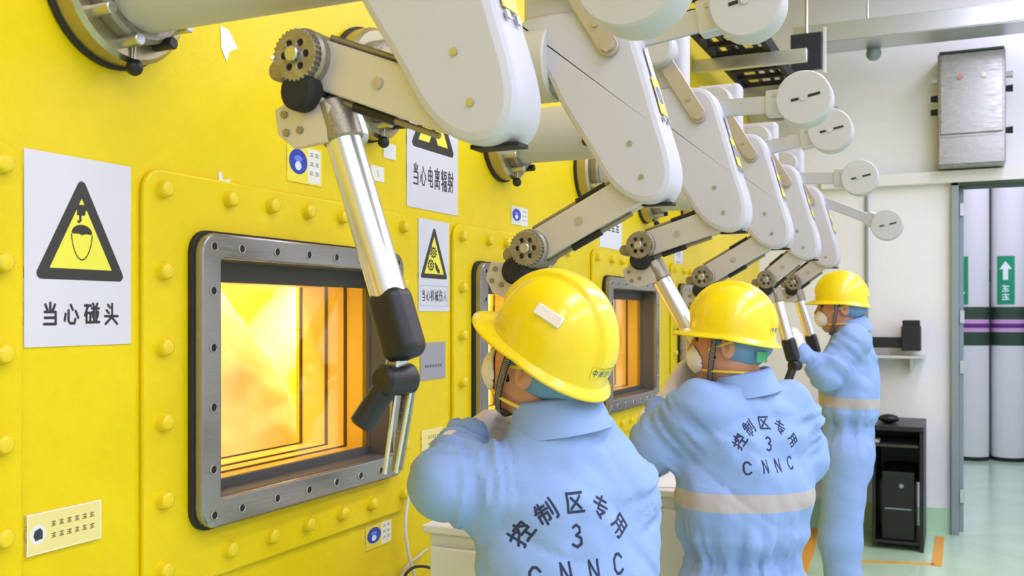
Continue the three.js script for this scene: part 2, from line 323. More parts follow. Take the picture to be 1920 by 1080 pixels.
// white plastic protective sleeves over the remote arms inside the cell
function sleeve(label, pts, radii, group) {
  const cv = new THREE.CatmullRomCurve3(pts), N = 60, K = 40, pos = [], idx = [];
  for (let i = 0; i <= N; i++) {
    const t = i / N, c = cv.getPoint(t), tg = cv.getTangent(t), a = tg.clone().cross(V3(0.3, 0.1, 1)).normalize(), b = tg.clone().cross(a).normalize();
    const f = t * (radii.length - 1), i0 = Math.min(radii.length - 2, f | 0), r0 = THREE.MathUtils.lerp(radii[i0], radii[i0 + 1], f - i0);
    for (let k = 0; k <= K; k++) {
      const an = k / K * Math.PI * 2, r = r0 * (1 + 0.06 * noise.noise(Math.cos(an) * 1.6, Math.sin(an) * 1.6 + 3, t * 7) + 0.05 * noise.noise(Math.cos(an) * 4, Math.sin(an) * 4, t * 18)) * (i === 0 || i === N ? 0.02 : 1);
      const q = c.clone().addScaledVector(a, r * Math.cos(an)).addScaledVector(b, r * Math.sin(an)); pos.push(q.x, q.y, q.z);
      if (i && k) { const A = (i - 1) * (K + 1) + k - 1; idx.push(A, A + K + 1, A + 1, A + 1, A + K + 1, A + K + 2); }
    }
  }
  const g = new THREE.BufferGeometry(); g.setAttribute('position', new THREE.Float32BufferAttribute(pos, 3)); g.setIndex(idx); g.computeVertexNormals();
  return solo('protective_sleeve', label, 'sleeve', g, M.sheet, null, group);
}
sleeve('crumpled white plastic sleeve hanging widest inside the hot cell, behind the free black grip', [wp(-0.62, 2.1, 1.7), wp(-0.62, 1.75, 1.8), wp(-0.62, 1.5, 2.02), wp(-0.62, 1.24, 2.22), wp(-0.62, 1.0, 2.34)], [0.1, 0.14, 0.17, 0.22, 0.24]);
sleeve('slimmer white plastic sleeve bending down inside the hot cell towards the liner blocks', [wp(-0.95, 2.2, 3.5), wp(-0.95, 1.75, 3.4), wp(-0.92, 1.55, 3.1), wp(-0.9, 1.38, 2.8), wp(-0.88, 1.15, 2.5)], [0.1, 0.12, 0.14, 0.12, 0.07]);
sleeve('straight hanging white plastic sleeve inside the hot cell', [wp(-0.75, 2.3, 4.1), wp(-0.7, 1.7, 4.15), wp(-0.65, 1.3, 4.2), wp(-0.65, 0.9, 4.25)], [0.1, 0.12, 0.15, 0.17]);
{ // small lumpy items on the cell floor
  const mk = (X, S, r, col, lab) => { const g = new THREE.IcosahedronGeometry(r, 3), p = g.attributes.position; for (let i = 0; i < p.count; i++) { const q = V3().fromBufferAttribute(p, i), k = 1 + 0.3 * noise.noise(q.x * 18, q.y * 18 + X * 9, q.z * 18); p.setXYZ(i, q.x * k, q.y * k * 0.6, q.z * k); } g.computeVertexNormals(); solo('wrapped_bundle', lab, 'bundle', g, std({ color: col, roughness: 0.7 }), wp(X, 0.9 + r * 0.5, S)); };
  mk(-0.36, 1.98, 0.055, '#d9a060', 'tan crumpled bundle on the hot cell floor in front of the widest sleeve');
  mk(-0.36, 1.8, 0.05, '#e2bd62', 'small ochre bundle on the hot cell floor close to the glass');
}

// ------------------------------------------------------------------ far wall with doorway, corridor beyond
const DX0 = 1.335, DX1 = 2.35, DOOR_H = 2.4, CORR_S = 11.75;
{
  const g = poly([[0, 0], [DX0, 0], [DX0, DOOR_H], [DX1, DOOR_H], [DX1, 0], [ROOM_X, 0], [ROOM_X, CEIL_Y], [0, CEIL_Y]], 0.16, 0);
  struct('wall_far', g, M.white, wp(0, 0, FAR_S + 0.16));
  struct('baseboard_far', bx(DX0 - 0.03, 0.17, 0.02), M.green, wp(DX0 / 2 - 0.01, 0.085, FAR_S - 0.01));
  const gc = bx(5.5, CEIL_Y, 0.15); struct('wall_corridor_end', gc, M.white, wp(2.0, CEIL_Y / 2, CORR_S + 0.075));
  struct('wall_corridor_left', bx(0.15, CEIL_Y, CORR_S - FAR_S), M.white, wp(0.5, CEIL_Y / 2, (CORR_S + FAR_S) / 2 + 0.08));
  struct('wall_corridor_right', bx(0.15, CEIL_Y, CORR_S - FAR_S), M.white, wp(4.0, CEIL_Y / 2, (CORR_S + FAR_S) / 2 + 0.08));
  struct('baseboard_corridor', bx(3.4, 0.1, 0.02), M.green, wp(2.25, 0.05, CORR_S - 0.01));
  const d = new THREE.Group(); d.name = 'door_1'; d.userData.kind = 'structure'; scene.add(d);
  part('jamb', rb(0.05, DOOR_H + 0.04, 0.24, 0.006), M.doorFrame, d, wp(DX0 - 0.0, (DOOR_H + 0.04) / 2, FAR_S + 0.06));
  part('stop', rb(0.03, DOOR_H, 0.05, 0.004), M.doorFrame, d, wp(DX0 + 0.04, DOOR_H / 2, FAR_S + 0.1));
  part('jamb', rb(0.05, DOOR_H + 0.04, 0.24, 0.006), M.doorFrame, d, wp(DX1, (DOOR_H + 0.04) / 2, FAR_S + 0.06));
  part('lintel', rb(DX1 - DX0 + 0.05, 0.06, 0.24, 0.006), M.darkGreen, d, wp((DX0 + DX1) / 2, DOOR_H + 0.03, FAR_S + 0.06));
  for (const y of [0.25, 1.15, 1.5, 2.25]) part('hinge', rb(0.03, 0.09, 0.02, 0.003), M.galv, d, wp(DX0 + 0.045, y, FAR_S + 0.065));
}
// large vertical ducts in the corridor
function arrowTex(up) {
  const [c, x] = canvas(128, 384, '#0f9a68'); x.fillStyle = '#f2fff8';
  const y0 = up ? 40 : 200;
  x.fillRect(46, y0 + (up ? 60 : 0), 36, 90); fill(x, up ? [[20, y0 + 64], [64, y0], [108, y0 + 64]] : [[20, y0 + 86], [64, y0 + 150], [108, y0 + 86]], '#f2fff8');
  tinyRows(x, 38, up ? 230 : 40, 1, 2, 52, 0, 66, '#f2fff8'); return ctex(c);
}
function duct(X, S, r, label, up) {
  const g = thing('vertical_duct', label, 'duct', wp(X, 0, S), 'white vertical ducts in the corridor');
  part('pipe', new THREE.CylinderGeometry(r, r, CEIL_Y - 0.05, 40).translate(0, (CEIL_Y - 0.05) / 2 + 0.02, 0), M.whitePaint, g);
  part('foot_ring', new THREE.CylinderGeometry(r + 0.003, r + 0.003, 0.04, 40).translate(0, 0.02, 0), M.blackMatte, g);
  const band = (y, h, col) => part('colour_band', new THREE.CylinderGeometry(r + 0.002, r + 0.002, h, 40, 1, true).translate(0, y, 0), std({ color: col, roughness: 0.5, side: THREE.DoubleSide }), g);
  band(1.265, 0.24 / 2 + 0.02, '#2f4a33'); band(1.53, 0.13, '#2f4a33'); band(1.40, 0.13, '#d9a9d3'); 
  part('colour_band', new THREE.CylinderGeometry(r + 0.003, r + 0.003, 0.045, 40, 1, true).translate(0, 1.40, 0), std({ color: '#6b2c86', roughness: 0.5, side: THREE.DoubleSide }), g);
  const aw = 0.085 / r; const lab = part('flow_label', new THREE.CylinderGeometry(r + 0.003, r + 0.003, 0.5, 16, 1, true, -aw + 0.05, 2 * aw).translate(0, 1.87, 0), std({ map: arrowTex(up), roughness: 0.5, side: THREE.DoubleSide }), g);
  lab.rotation.y = up ? -0.25 : -0.75;
}
duct(1.485, 11.34, 0.168, 'white vertical duct with green flow label half hidden by the door jamb', false);
duct(1.835, 11.42, 0.168, 'white vertical duct with upward arrow on its green flow label', true);
duct(2.19, 11.42, 0.168, 'white vertical duct cut off by the far door jamb', true);
{
  const g = thing('grey_conduit', 'slim grey conduit rising between the two white ducts in the corridor', 'conduit', wp(1.655, 0, 11.66));
  part('pipe', new THREE.CylinderGeometry(0.045, 0.045, CEIL_Y - 0.02, 20).translate(0, CEIL_Y / 2, 0), std({ color: '#9b9d98', roughness: 0.5 }), g);
  part('clamp', rb(0.11, 0.12, 0.1, 0.01), M.blackMatte, g, V3(0, 1.93, 0.02));
  part('foot', new THREE.CylinderGeometry(0.06, 0.065, 0.05, 20).translate(0, 0.025, 0), M.blackMatte, g);
}

// ------------------------------------------------------------------ ceiling lamps
const lampThing = (X, S, f, lab, wx = 0.42, ls = 2.0) => {
  const l = thing('ceiling_lamp', lab, 'lamp', wp(X, CEIL_Y - 0.04, S), 'fluorescent panels on the ceiling');
  part('housing', bx(wx + 0.04, 0.05, ls + 0.04), M.whitePaint, l, V3(0, 0.01, 0));
  part('diffuser', bx(wx, 0.01, ls), M.lampGlow, l, V3(0, -0.02, 0));
  const a = new THREE.RectAreaLight('#e2deff', LAMP_POWER * f, wx, ls); a.position.set(0, -0.035, 0); a.rotation.set(-Math.PI / 2, 0, 0); l.add(a);
};
for (const [X, S, f] of LAMPS) lampThing(X, S, f, 'long white fluorescent ceiling panel lighting the operating gallery');
lampThing(2.2, 9.6, 1.9, 'white fluorescent ceiling panel of the corridor behind the doorway', 0.42, 1.6);

// ------------------------------------------------------------------ signs and labels on the hot cell wall
function sheet(name, label, cat, s0, s1, y0, y1, map, X = 0, parent, t = 0.002) {
  const m = new THREE.Mesh(bx(s1 - s0, y1 - y0, t), map.isMaterial ? map : std({ map, roughness: 0.45 })); m.name = numbered(name);
  m.rotation.y = Math.PI / 2; m.position.copy(wp(X + t / 2 + 0.0003, (y0 + y1) / 2, (s0 + s1) / 2)); m.castShadow = m.receiveShadow = true; tag(m, label, cat); scene.add(m); return m;
}
{ // mind your head
  const [c, x] = canvas(512, 736, '#dcdade'); warnTri(x, 512, 70, 480, 44, 478);
  fill(x, [[222, 186], [300, 182], [300, 206], [280, 206], [276, 226], [238, 226], [238, 206], [222, 206]], '#33302a'); x.fillStyle = '#33302a'; x.fillRect(248, 224, 12, 26); x.fillRect(240, 246, 14, 10);
  x.strokeStyle = '#33302a'; x.lineWidth = 5; x.beginPath(); x.moveTo(212, 300); x.bezierCurveTo(214, 340, 232, 400, 262, 400); x.bezierCurveTo(290, 400, 310, 340, 312, 300); x.stroke();
  x.fillStyle = '#33302a'; x.beginPath(); x.ellipse(262, 296, 50, 34, 0, Math.PI, 0); x.bezierCurveTo(300, 306, 290, 290, 262, 304); x.bezierCurveTo(240, 290, 224, 306, 212, 296); x.fill();
  [...'当心碰头'].forEach((ch, i) => glyph(x, ch, 114 + i * 98, 612, 76, 92, 0, 11, '#2a2a2c'));
  sheet('warning_sign', 'white wall sign with black triangle showing a bumped head and four large characters', 'sign', 1.088, 1.308, 1.467, 1.784, ctex(c));
}
{ // ionising radiation
  const [c, x] = canvas(512, 736, '#dad9de'); warnTri(x, 512, 40, 420, 40, 474);
  x.fillStyle = '#2c2b26'; disc(x, 257, 300, 22, 22, '#2c2b26');
  for (const a of [90, 210, 330]) { x.beginPath(); const t0 = (a - 30) * Math.PI / 180, t1 = (a + 30) * Math.PI / 180; x.arc(257, 300, 96, t0, t1); x.arc(257, 300, 34, t1, t0, true); x.closePath(); x.fill(); }
  [...'当心电离辐射'].forEach((ch, i) => glyph(x, ch, 84 + i * 70, 560, 60, 120, 0, 9, '#2a2a2c'));
  sheet('warning_sign', 'white wall sign with black radiation trefoil triangle and six narrow characters', 'sign', 2.272, 2.566, 1.811, 2.20, ctex(c));
}
function gearSign(name, lab, s0, s1, y0, y1, dense) {
  const [c, x] = canvas(384, 640, '#d8dae2'); warnTri(x, 384, 40, 410, 22, 362);
  const gear = (cx, cy, r) => { x.fillStyle = '#2b2a25'; for (let i = 0; i < 10; i++) { x.save(); x.translate(cx, cy); x.rotate(i * Math.PI / 5); x.fillRect(-6, -r - 9, 12, 14); x.restore(); } disc(x, cx, cy, r, r, '#2b2a25'); disc(x, cx, cy, r * 0.72, r * 0.72, '#f3ea48'); disc(x, cx, cy, r * 0.5, r * 0.5, '#2b2a25'); disc(x, cx, cy, r * 0.2, r * 0.2, '#f3ea48'); };
  gear(182, 226, 34); gear(150, 316, 34);
  fill(x, [[196, 290], [216, 300], [232, 318], [262, 352], [264, 372], [232, 366], [208, 340]], '#2b2a25');
  x.strokeStyle = '#8f98b0'; x.lineWidth = 3; x.strokeRect(18, 462, 348, 140);
  [...'当心机械伤人'].forEach((ch, i) => glyph(x, ch, 60 + i * 54, 530, 46, 84, 0, 7, '#2a2a2c'));
  return sheet(name, lab, 'sign', s0, s1, y0, y1, ctex(c));
}
gearSign('warning_sign', 'small white wall sign with black triangle of two gears and boxed caption', 2.335, 2.512, 1.528, 1.785);
{ // far signs of the same wall
  const [c, x] = canvas(256, 256, '#e6e8ee'); tinyRows(x, 30, 40, 4, 2, 40, 52, 90, '#3a3a40');
  sheet('notice_sheet', 'white notice sheet with two rows of dark characters under the shoulder of a boom', 'notice', 3.83, 4.12, 1.80, 2.02, ctex(c));
  const [c2, x2] = canvas(256, 256, '#dfe2ee'); tinyRows(x2, 60, 60, 2, 2, 44, 62, 80, '#6a6a7c');
  sheet('notice_sheet', 'pale bluish notice sheet beside a wrist tube', 'notice', 5.0, 5.18, 1.72, 1.9, ctex(c2));
}
function plateTex(mark, bg) {
  const [c, x] = canvas(420, 200, bg); if (mark) { disc(x, 58, 104, 44, 46, '#e9e6df'); fill(x, [[40, 84], [70, 74], [84, 92], [84, 128], [44, 134], [34, 110]], '#3a3640'); }
  tinyRows(x, 130, 52, 6, 2, 26, 44, 58, '#5f4f2c'); x.strokeStyle = '#f3edcf'; x.lineWidth = 6; x.strokeRect(3, 3, 414, 194); return ctex(c);
}
sheet('instruction_plate', 'cream instruction plate with dark emblem under the bumped head sign', 'plate', 1.090, 1.238, 1.134, 1.200, plateTex(true, '#eedd8c'), 0, null, 0.006);
sheet('instruction_plate', 'cream instruction plate without emblem below the grey rating plate', 'plate', 2.350, 2.465, 1.131, 1.197, plateTex(false, '#f0e08a'), 0, null, 0.004);
{
  const [c, x] = canvas(256, 300, '#a9a9ae'); tinyRows(x, 40, 178, 7, 1, 22, 26, 0, '#33333a'); 
  sheet('rating_plate', 'grey metal rating plate below the gear warning sign', 'plate', 2.345, 2.49, 1.336, 1.440, std({ map: ctex(c), roughness: 0.4, metalness: 0.35 }));
}
function helmetLabel(s0, s1, y0, y1, lab, X = 0, bg = '#f4e13c') {
  const [c, x] = canvas(200, 220, bg); x.fillStyle = '#eceadf'; x.fillRect(118, 10, 76, 200); disc(x, 62, 100, 52, 72, '#2b3fae'); disc(x, 62, 82, 22, 18, '#6f86e0'); disc(x, 62, 124, 18, 26, '#dfe6ff');
  tinyRows(x, 128, 30, 2, 3, 24, 32, 54, '#8a8a72'); sheet('mandatory_label', lab, 'label', s0, s1, y0, y1, ctex(c), X);
}
helmetLabel(1.757, 1.885, 1.816, 1.902, 'yellow label with blue oval just under the raised gear bracket');
helmetLabel(2.072, 2.195, 0.925, 0.986, 'label with blue circle just below the edge of a bolted window plate', 0, '#ead53a');
helmetLabel(2.95, 3.085, 1.82, 1.882, 'small pale label with blue oval above the lowered elbow gear', 0, '#dcdcc8');
{ const [c, x] = canvas(64, 64, '#f4f0e2'); x.strokeStyle = '#b9aa80'; x.lineWidth = 4; x.beginPath(); x.moveTo(30, 18); x.lineTo(36, 46); x.stroke();
  sheet('number_tag', 'small square white tag on yellow wall beside the slanted metal wrist tube', 'tag', 2.096, 2.158, 1.860, 1.898, ctex(c)); }
sheet('number_tag', 'small white tag behind the black ball hanging next to the radiation sign', 'tag', 2.155, 2.215, 1.925, 1.965, M.paper);
// torn tape scraps left on the paint
const scrap = (pts, lab) => { const w3 = pts.map(p => onX(p[0], p[1], 0)); const g = poly(w3.map(q => [-q.z, q.y]), 0.0012, 0); const m = solo('tape_scrap', lab, 'tape', g, M.paper); m.rotation.y = Math.PI / 2; m.position.x = 0.0004; };
scrap([[412, 48], [428, 56], [445, 92], [430, 96], [424, 116], [414, 90]], 'torn white tape scrap on yellow wall between tube flange and elbow gear');
scrap([[505, 108], [528, 90], [536, 124], [520, 122]], 'small white tape scrap touching the raised elbow gear outline');
scrap([[409, 322], [414, 322], [417, 338], [431, 335], [430, 343], [409, 341]], 'tiny pale tape remnant above a bolt beside the bumped head sign');

// ------------------------------------------------------------------ telemanipulator arms
const TUBE_Y = 2.09, ARM_S0 = 1.205, ARM_P = 0.803, BOOM_T = 0.11;
const gearGeo = (() => {
  const pts = []; const n = 30; for (let i = 0; i < n; i++) for (const [d, r] of [[0, 0.0375], [0.25, 0.04], [0.5, 0.04], [0.75, 0.0375]]) { const a = (i + d) / n * Math.PI * 2; pts.push([r * Math.cos(a), r * Math.sin(a)]); }
  const holes = []; for (let i = 0; i < 6; i++) { const a = i * Math.PI / 3; holes.push(rrect(0.02 * Math.cos(a) - 0.0055, 0.02 * Math.sin(a) - 0.0055, 0.02 * Math.cos(a) + 0.0055, 0.02 * Math.sin(a) + 0.0055, 0.005, 3)); }
  return poly(pts, 0.014, 0.001, holes, 1);
})();
const boomLabelTex = (() => { const [c, x] = canvas(96, 256, '#f1e24a'); disc(x, 48, 118, 34, 62, '#3545a8'); disc(x, 48, 118, 16, 40, '#7f8fe0'); tinyRows(x, 14, 200, 2, 2, 24, 38, 26, '#c9c08a'); return ctex(c); })();
const BOOM = [[0.445, 2.175], [0.475, 2.12], [0.523, 2.038], [0.552, 1.98], [0.62, 1.872], [0.652, 1.818], [0.685, 1.782], [0.715, 1.764], [0.748, 1.757], [0.778, 1.765], [0.796, 1.787], [0.802, 1.82], [0.796, 1.86], [0.775, 1.93], [0.752, 2.01], [0.728, 2.09], [0.712, 2.14], [0.69, 2.17], [0.66, 2.182]];
const BOOM_S = new THREE.CatmullRomCurve3(BOOM.map(p => V3(p[0], p[1], 0)), true, 'centripetal').getPoints(110).slice(0, -1).map(p => [p.x, p.y]);
const CAT = 'manipulator', GRP = 'telemanipulator arms along the hot cell wall';
function stadium(a, b, w, n = 10) {
  const an = Math.atan2(b[1] - a[1], b[0] - a[0]), o = [];
  for (let i = 0; i <= n; i++) { const t = an + Math.PI / 2 + Math.PI * i / n; o.push([a[0] + w / 2 * Math.cos(t), a[1] + w / 2 * Math.sin(t)]); }
  for (let i = 0; i <= n; i++) { const t = an - Math.PI / 2 + Math.PI * i / n; o.push([b[0] + w / 2 * Math.cos(t), b[1] + w / 2 * Math.sin(t)]); }
  return o;
}
function manipulator(i, label, o) {
  const s0 = ARM_S0 + ARM_P * i, sa = s0 + BOOM_T / 2;
  const g = thing('telemanipulator_arm', label, CAT, wp(0, TUBE_Y, sa), GRP);
  const L = (X, Y, ds = 0) => V3(X, Y - TUBE_Y, -ds);            // plane of the arm, ds = depth along the wall
  const pxl = (u, v, ds = 0) => { const q = onS(u, v, sa + ds); return [q.x, q.y]; };
  const flat = (pts, t, ds, bev) => poly(pts.map(p => [p[0], p[1] - TUBE_Y]), t, bev).translate(0, 0, -ds - t / 2);
  // through-wall tube
  part('gasket', rod(L(0.001, TUBE_Y), L(0.012, TUBE_Y), 0.142, 0.002, 40), M.rubber, g);
  const fl = part('wall_flange', rod(L(0.002, TUBE_Y), L(0.055, TUBE_Y), 0.136, 0.008, 40), M.flange, g);
  part('through_tube', rod(L(0.05, TUBE_Y), L(0.52, TUBE_Y), 0.086, 0.004, 40), M.tubePaint, g);
  const col = part('clamp_collar', rod(L(0.05, TUBE_Y), L(0.085, TUBE_Y), 0.104, 0.006, 36), M.dirtySteel, g);
  for (const a of [-150, -120, -78, -40, 200]) { const t = a * Math.PI / 180; const b = part('clamp_screw', rod(V3(0, 0, 0), V3(0.05, 0, 0), 0.011, 0.002, 12), a === -120 ? M.black : M.steel, col); b.position.set(0.048, 0.108 * Math.sin(t), 0.108 * Math.cos(t)); }
  const kn = part('pull_chain', cylBetween(L(0.062, TUBE_Y - 0.095), L(0.06, 1.955), 0.0025, 0.0025, 8), M.steel, g);
  part('ball_knob', new THREE.SphereGeometry(0.0145, 18, 14), M.black, kn, L(0.06, 1.945));
  part('ball_knob', new THREE.CylinderGeometry(0.016, 0.016, 0.008, 18).rotateX(Math.PI / 2), M.black, g, L(0.33, 2.045, -0.083));
  // shoulder yoke and boom
  part('shoulder_yoke', rb(0.17, 0.36, 0.075, 0.02, 3), M.boom, g, L(0.535, 2.20));
  const boom = part('boom', flat(BOOM_S, BOOM_T, 0, 0.014), M.boom, g);
  const n0 = [0.785, 1.895], n1 = [0.735, 2.066], ang = Math.atan2(n1[1] - n0[1], n1[0] - n0[0]);
  const onEdge = (t, w, h, th, mat, name, ds = 0) => { const m = part(name, bx(w, h, th), mat, boom, L(n0[0] + (n1[0] - n0[0]) * t + 0.0035 + th * 0.3, n0[1] + (n1[1] - n0[1]) * t + 0.001, ds)); m.rotation.set(0, Math.PI / 2, 0); m.rotateOnWorldAxis(V3(0, 0, 1), ang - Math.PI / 2); return m; };
  onEdge(0.56, 0.05, 0.085, 0.002, std({ map: boomLabelTex, roughness: 0.5 }), 'label');
  onEdge(0.98, 0.03, 0.075, 0.002, M.galv, 'slot_plate');
  const scr = new THREE.CylinderGeometry(0.006, 0.006, 0.004, 12).rotateX(Math.PI / 2);
  onEdge(0.26, 0.012, 0.012, 0.004, M.steel, 'screw', -0.018); onEdge(0.26, 0.012, 0.012, 0.004, M.steel, 'screw', 0.018);
  for (const q of [[0.7115, 1.886], [0.737, 1.813]]) part('screw', scr, M.steel, boom, L(q[0], q[1], -BOOM_T / 2 - 0.001));
  part('cable_slot', bx(0.075, 0.006, 0.035), M.blackMatte, boom, L(0.755, 1.7585, 0));
  // lever with hexagon bolt on the near face, drum at its top
  const lv = part('lever', flat(stadium([0.666, 2.098], [0.565, 2.265], 0.046), 0.012, -BOOM_T / 2 - 0.0065, 0.002), M.lever, g);
  part('hexagon_bolt', hexHead(0.017, 0.012).rotateX(Math.PI / 2), M.lever, lv, L(0.666, 2.098, -BOOM_T / 2 - 0.017));
  part('stud', new THREE.CylinderGeometry(0.006, 0.006, 0.008, 10).rotateX(Math.PI / 2), M.steel, lv, L(0.638, 2.146, -BOOM_T / 2 - 0.015));
  part('drum', rod(L(0.545, 2.30, -0.115), L(0.545, 2.30, 0.02), 0.056, 0.006, 32), M.weight, g);
  // counterweight on its bar
  const cw = o.disc ? (() => { const q = onS(o.disc[0], o.disc[1], s0 + 0.05); return [q.x, q.y]; })() : [0.94, 2.15];
  const r0 = [0.66, 2.13], an = Math.atan2(cw[1] - r0[1], cw[0] - r0[0]), len = Math.hypot(cw[0] - r0[0], cw[1] - r0[1]);
  const bar = part('counterweight_bar', rb(len, 0.05, 0.016, 0.003), M.galv, g, L((cw[0] + r0[0]) / 2, (cw[1] + r0[1]) / 2, 0.03)); bar.rotation.z = an;
  const blk = part('clamp_block', rb(0.05, 0.075, 0.05, 0.006), M.galv, bar, V3(len * 0.5 - 0.085, 0, 0)); part('screw', scr, M.steel, blk, V3(0, 0.02, 0.026));
  const dd = part('counterweight', rod(L(cw[0], cw[1], -0.025), L(cw[0], cw[1], 0.05), 0.077, 0.004, 48), M.weight, g);
  const ds = -0.0262;
  for (const [t, l] of [[-0.024, 0.02], [0.03, 0.034]]) { const m = part('slot', bx(l, 0.007, 0.002), M.black, dd, L(cw[0] + t * Math.cos(0.2), cw[1] + t * Math.sin(0.2), ds)); m.rotation.z = 0.2; }
  part('centre_screw', new THREE.CylinderGeometry(0.01, 0.011, 0.004, 16).rotateX(Math.PI / 2), M.weight, dd, L(cw[0], cw[1], ds));
  // forearm back towards the wall
  const P = [0.73, 1.80], E = o.elbow, fl_ = Math.hypot(P[0] - E[0], P[1] - E[1]), fa = Math.atan2(E[1] - P[1], E[0] - P[0]);
  const fx = Math.cos(fa), fy = Math.sin(fa), at = (t, off = 0) => [P[0] + fx * t - fy * off, P[1] + fy * t + fx * off];
  const sd = -0.012;
  const fore = part('forearm', flat(stadium(at(0.02), at(fl_ - 0.005), 0.074), 0.046, sd, 0.003), M.arm, g);
  const c3 = (q, ds) => L(q[0], q[1], ds);
  for (const sg of [1, -1]) {
    const wd = part('tension_rod', cylBetween(c3(at(0.05, sg * 0.043), sd - 0.006), c3(at(fl_ - 0.02, sg * 0.043), sd - 0.006), 0.005, 0.005, 10), M.dirtySteel, g);
    const t0 = sg < 0 ? 0.075 : 0.13;
    part('turnbuckle', cylBetween(c3(at(t0, sg * 0.043), sd - 0.006), c3(at(t0 + 0.075, sg * 0.043), sd - 0.006), 0.0085, 0.0085, 12), M.black, wd);
  }
  // toothed belt along the upper edge: row of teeth
  { const gs = []; const sg = -1; for (let k = 0; k < 16; k++) { const t = fl_ * 0.42 + k * (fl_ * 0.5 / 16); const b = bx(0.008, 0.007, 0.026); b.rotateZ(fa); const q = at(t, sg * 0.041); b.translate(q[0], q[1] - TUBE_Y, -(sd + 0.012)); gs.push(b); } part('toothed_belt', mergeGeometries(gs), M.dirtySteel, fore); }
  part('pivot_pin', new THREE.CylinderGeometry(0.009, 0.009, 0.006, 16).rotateX(Math.PI / 2), M.lever, fore, c3(at(fl_ * 0.55), sd - 0.024));
  // elbow gears
  const eh = part('elbow_housing', rod(c3(E, sd - 0.04), c3(E, sd + 0.05), 0.044, 0.004, 28), M.dirtySteel, g);
  part('gear', gearGeo, M.dirtySteel, eh, c3(E, sd - 0.04)).position.z = -(sd - 0.04) - 0.0;
  part('hub', rod(V3(0, 0, 0), V3(0, 0, 0.012), 0.012, 0.002, 16), M.steel, eh, c3(E, sd - 0.052));
  part('roller', rod(c3([E[0] - 0.052, E[1] - 0.012], sd - 0.03), c3([E[0] - 0.052, E[1] - 0.012], sd + 0.02), 0.0165, 0.003, 18), M.dirtySteel, g);
  part('roller_arm', flat(stadium([E[0] - 0.052, E[1] - 0.012], [E[0] - 0.01, E[1] - 0.004], 0.022), 0.01, sd + 0.022, 0.001), M.dirtySteel, g);
  // wrist: motor, bracket, straight steel tube
  const T0 = o.t0, T1 = o.t1, ta = Math.atan2(T1[1] - T0[1], T1[0] - T0[0]), tx = Math.cos(ta), ty = Math.sin(ta), tl = Math.hypot(T1[0] - T0[0], T1[1] - T0[1]);
  const along = (t, off = 0) => [T0[0] + tx * t - ty * off, T0[1] + ty * t + tx * off];
  const mid = [(E[0] + T0[0]) / 2 - 0.012, (E[1] + T0[1]) / 2 + 0.005];
  part('wrist_motor', rod(c3([mid[0] - 0.008, mid[1] - 0.008], sd - 0.052), c3([mid[0] - 0.008, mid[1] - 0.008], sd + 0.03), 0.031, 0.006, 20), M.blackMatte, g);
  part('wrist_yoke', flat(stadium([E[0] + 0.01, E[1] - 0.02], along(0.015, 0.004), 0.042), 0.02, sd + 0.035, 0.003), M.steel, g);
  const br = part('bracket', flat([along(-0.055, -0.085), along(-0.016, -0.092), along(0.016, -0.07), along(0.03, -0.01), along(-0.02, 0.012), along(-0.06, -0.01)], 0.012, sd - 0.02, 0.002), M.arm, g);
  for (const q of [along(-0.04, -0.07), along(-0.006, -0.05), along(-0.012, -0.075)]) part('screw', scr, M.dirtySteel, br, c3(q, sd - 0.027));
  part('tube_socket', rod(c3(along(-0.035), sd + 0.005), c3(along(0.03), sd + 0.005), 0.0315, 0.004, 28), M.dirtySteel, g);
  part('wrist_tube', rod(c3(along(0.025), sd + 0.005), c3(along(tl), sd + 0.005), 0.0275, 0.002, 36), M.tubeSteel, g);
  // handle
  const hz = sd + 0.005;
  if (o.handle !== false) {
    const box = part('grip_body', rb(0.112, 0.06, 0.058, 0.02, 4), M.black, g, c3(along(tl + 0.038), hz)); box.rotation.z = ta;
    const H = o.grip || [along(tl + 0.11, -0.004), along(tl + 0.18, -0.05)];
    part('link', flat(stadium(along(tl + 0.06), H[0], 0.022), 0.03, hz, 0.003), M.chrome, g);
    part('grip_head', rod(c3([H[0][0] - 0.004, H[0][1]], hz - 0.03), c3([H[0][0] + 0.012, H[0][1]], hz + 0.03), 0.024, 0.005, 24), M.black, g);
    part('grip', rod(c3(H[0], hz - 0.008), c3(H[1], hz - 0.03), 0.0185, 0.004, 24), M.black, g);
    if (o.lever) part('squeeze_plate', flat([[H[0][0] + 0.002, H[0][1] - 0.012], [H[0][0] + 0.026, H[0][1] - 0.008], [o.lever[0] + 0.014, o.lever[1] + 0.004], [o.lever[0] - 0.006, o.lever[1]]], 0.004, hz + 0.022, 0.001), M.frameSteel, g);
    if (o.lever) for (const k of [-1, 1]) part('squeeze_lever', cylBetween(c3([H[0][0] + 0.012 + k * 0.008, H[0][1] - 0.01], hz + 0.01 + k * 0.008), c3([o.lever[0] + k * 0.005, o.lever[1]], hz + 0.01 + k * 0.008), 0.0035, 0.0035, 10), M.chrome, g);
  }
  return g;
}
const armPx = (i, u, v) => { const q = onS(u, v, ARM_S0 + ARM_P * i + BOOM_T / 2 - 0.012); return [q.x, q.y]; };
manipulator(0, 'telemanipulator with raised forearm and free hanging black grip', { elbow: armPx(0, 592, 118), t0: armPx(0, 632, 232), t1: armPx(0, 728, 562), disc: [1183, -50], grip: [armPx(0, 735, 712), armPx(0, 692, 796)], lever: armPx(0, 722, 890) });
manipulator(1, 'telemanipulator whose elbow gear sits above the hard hat with cream side slider', { elbow: armPx(1, 1003, 468), t0: armPx(1, 985, 545), t1: armPx(1, 958, 735), disc: [1400, 4] });
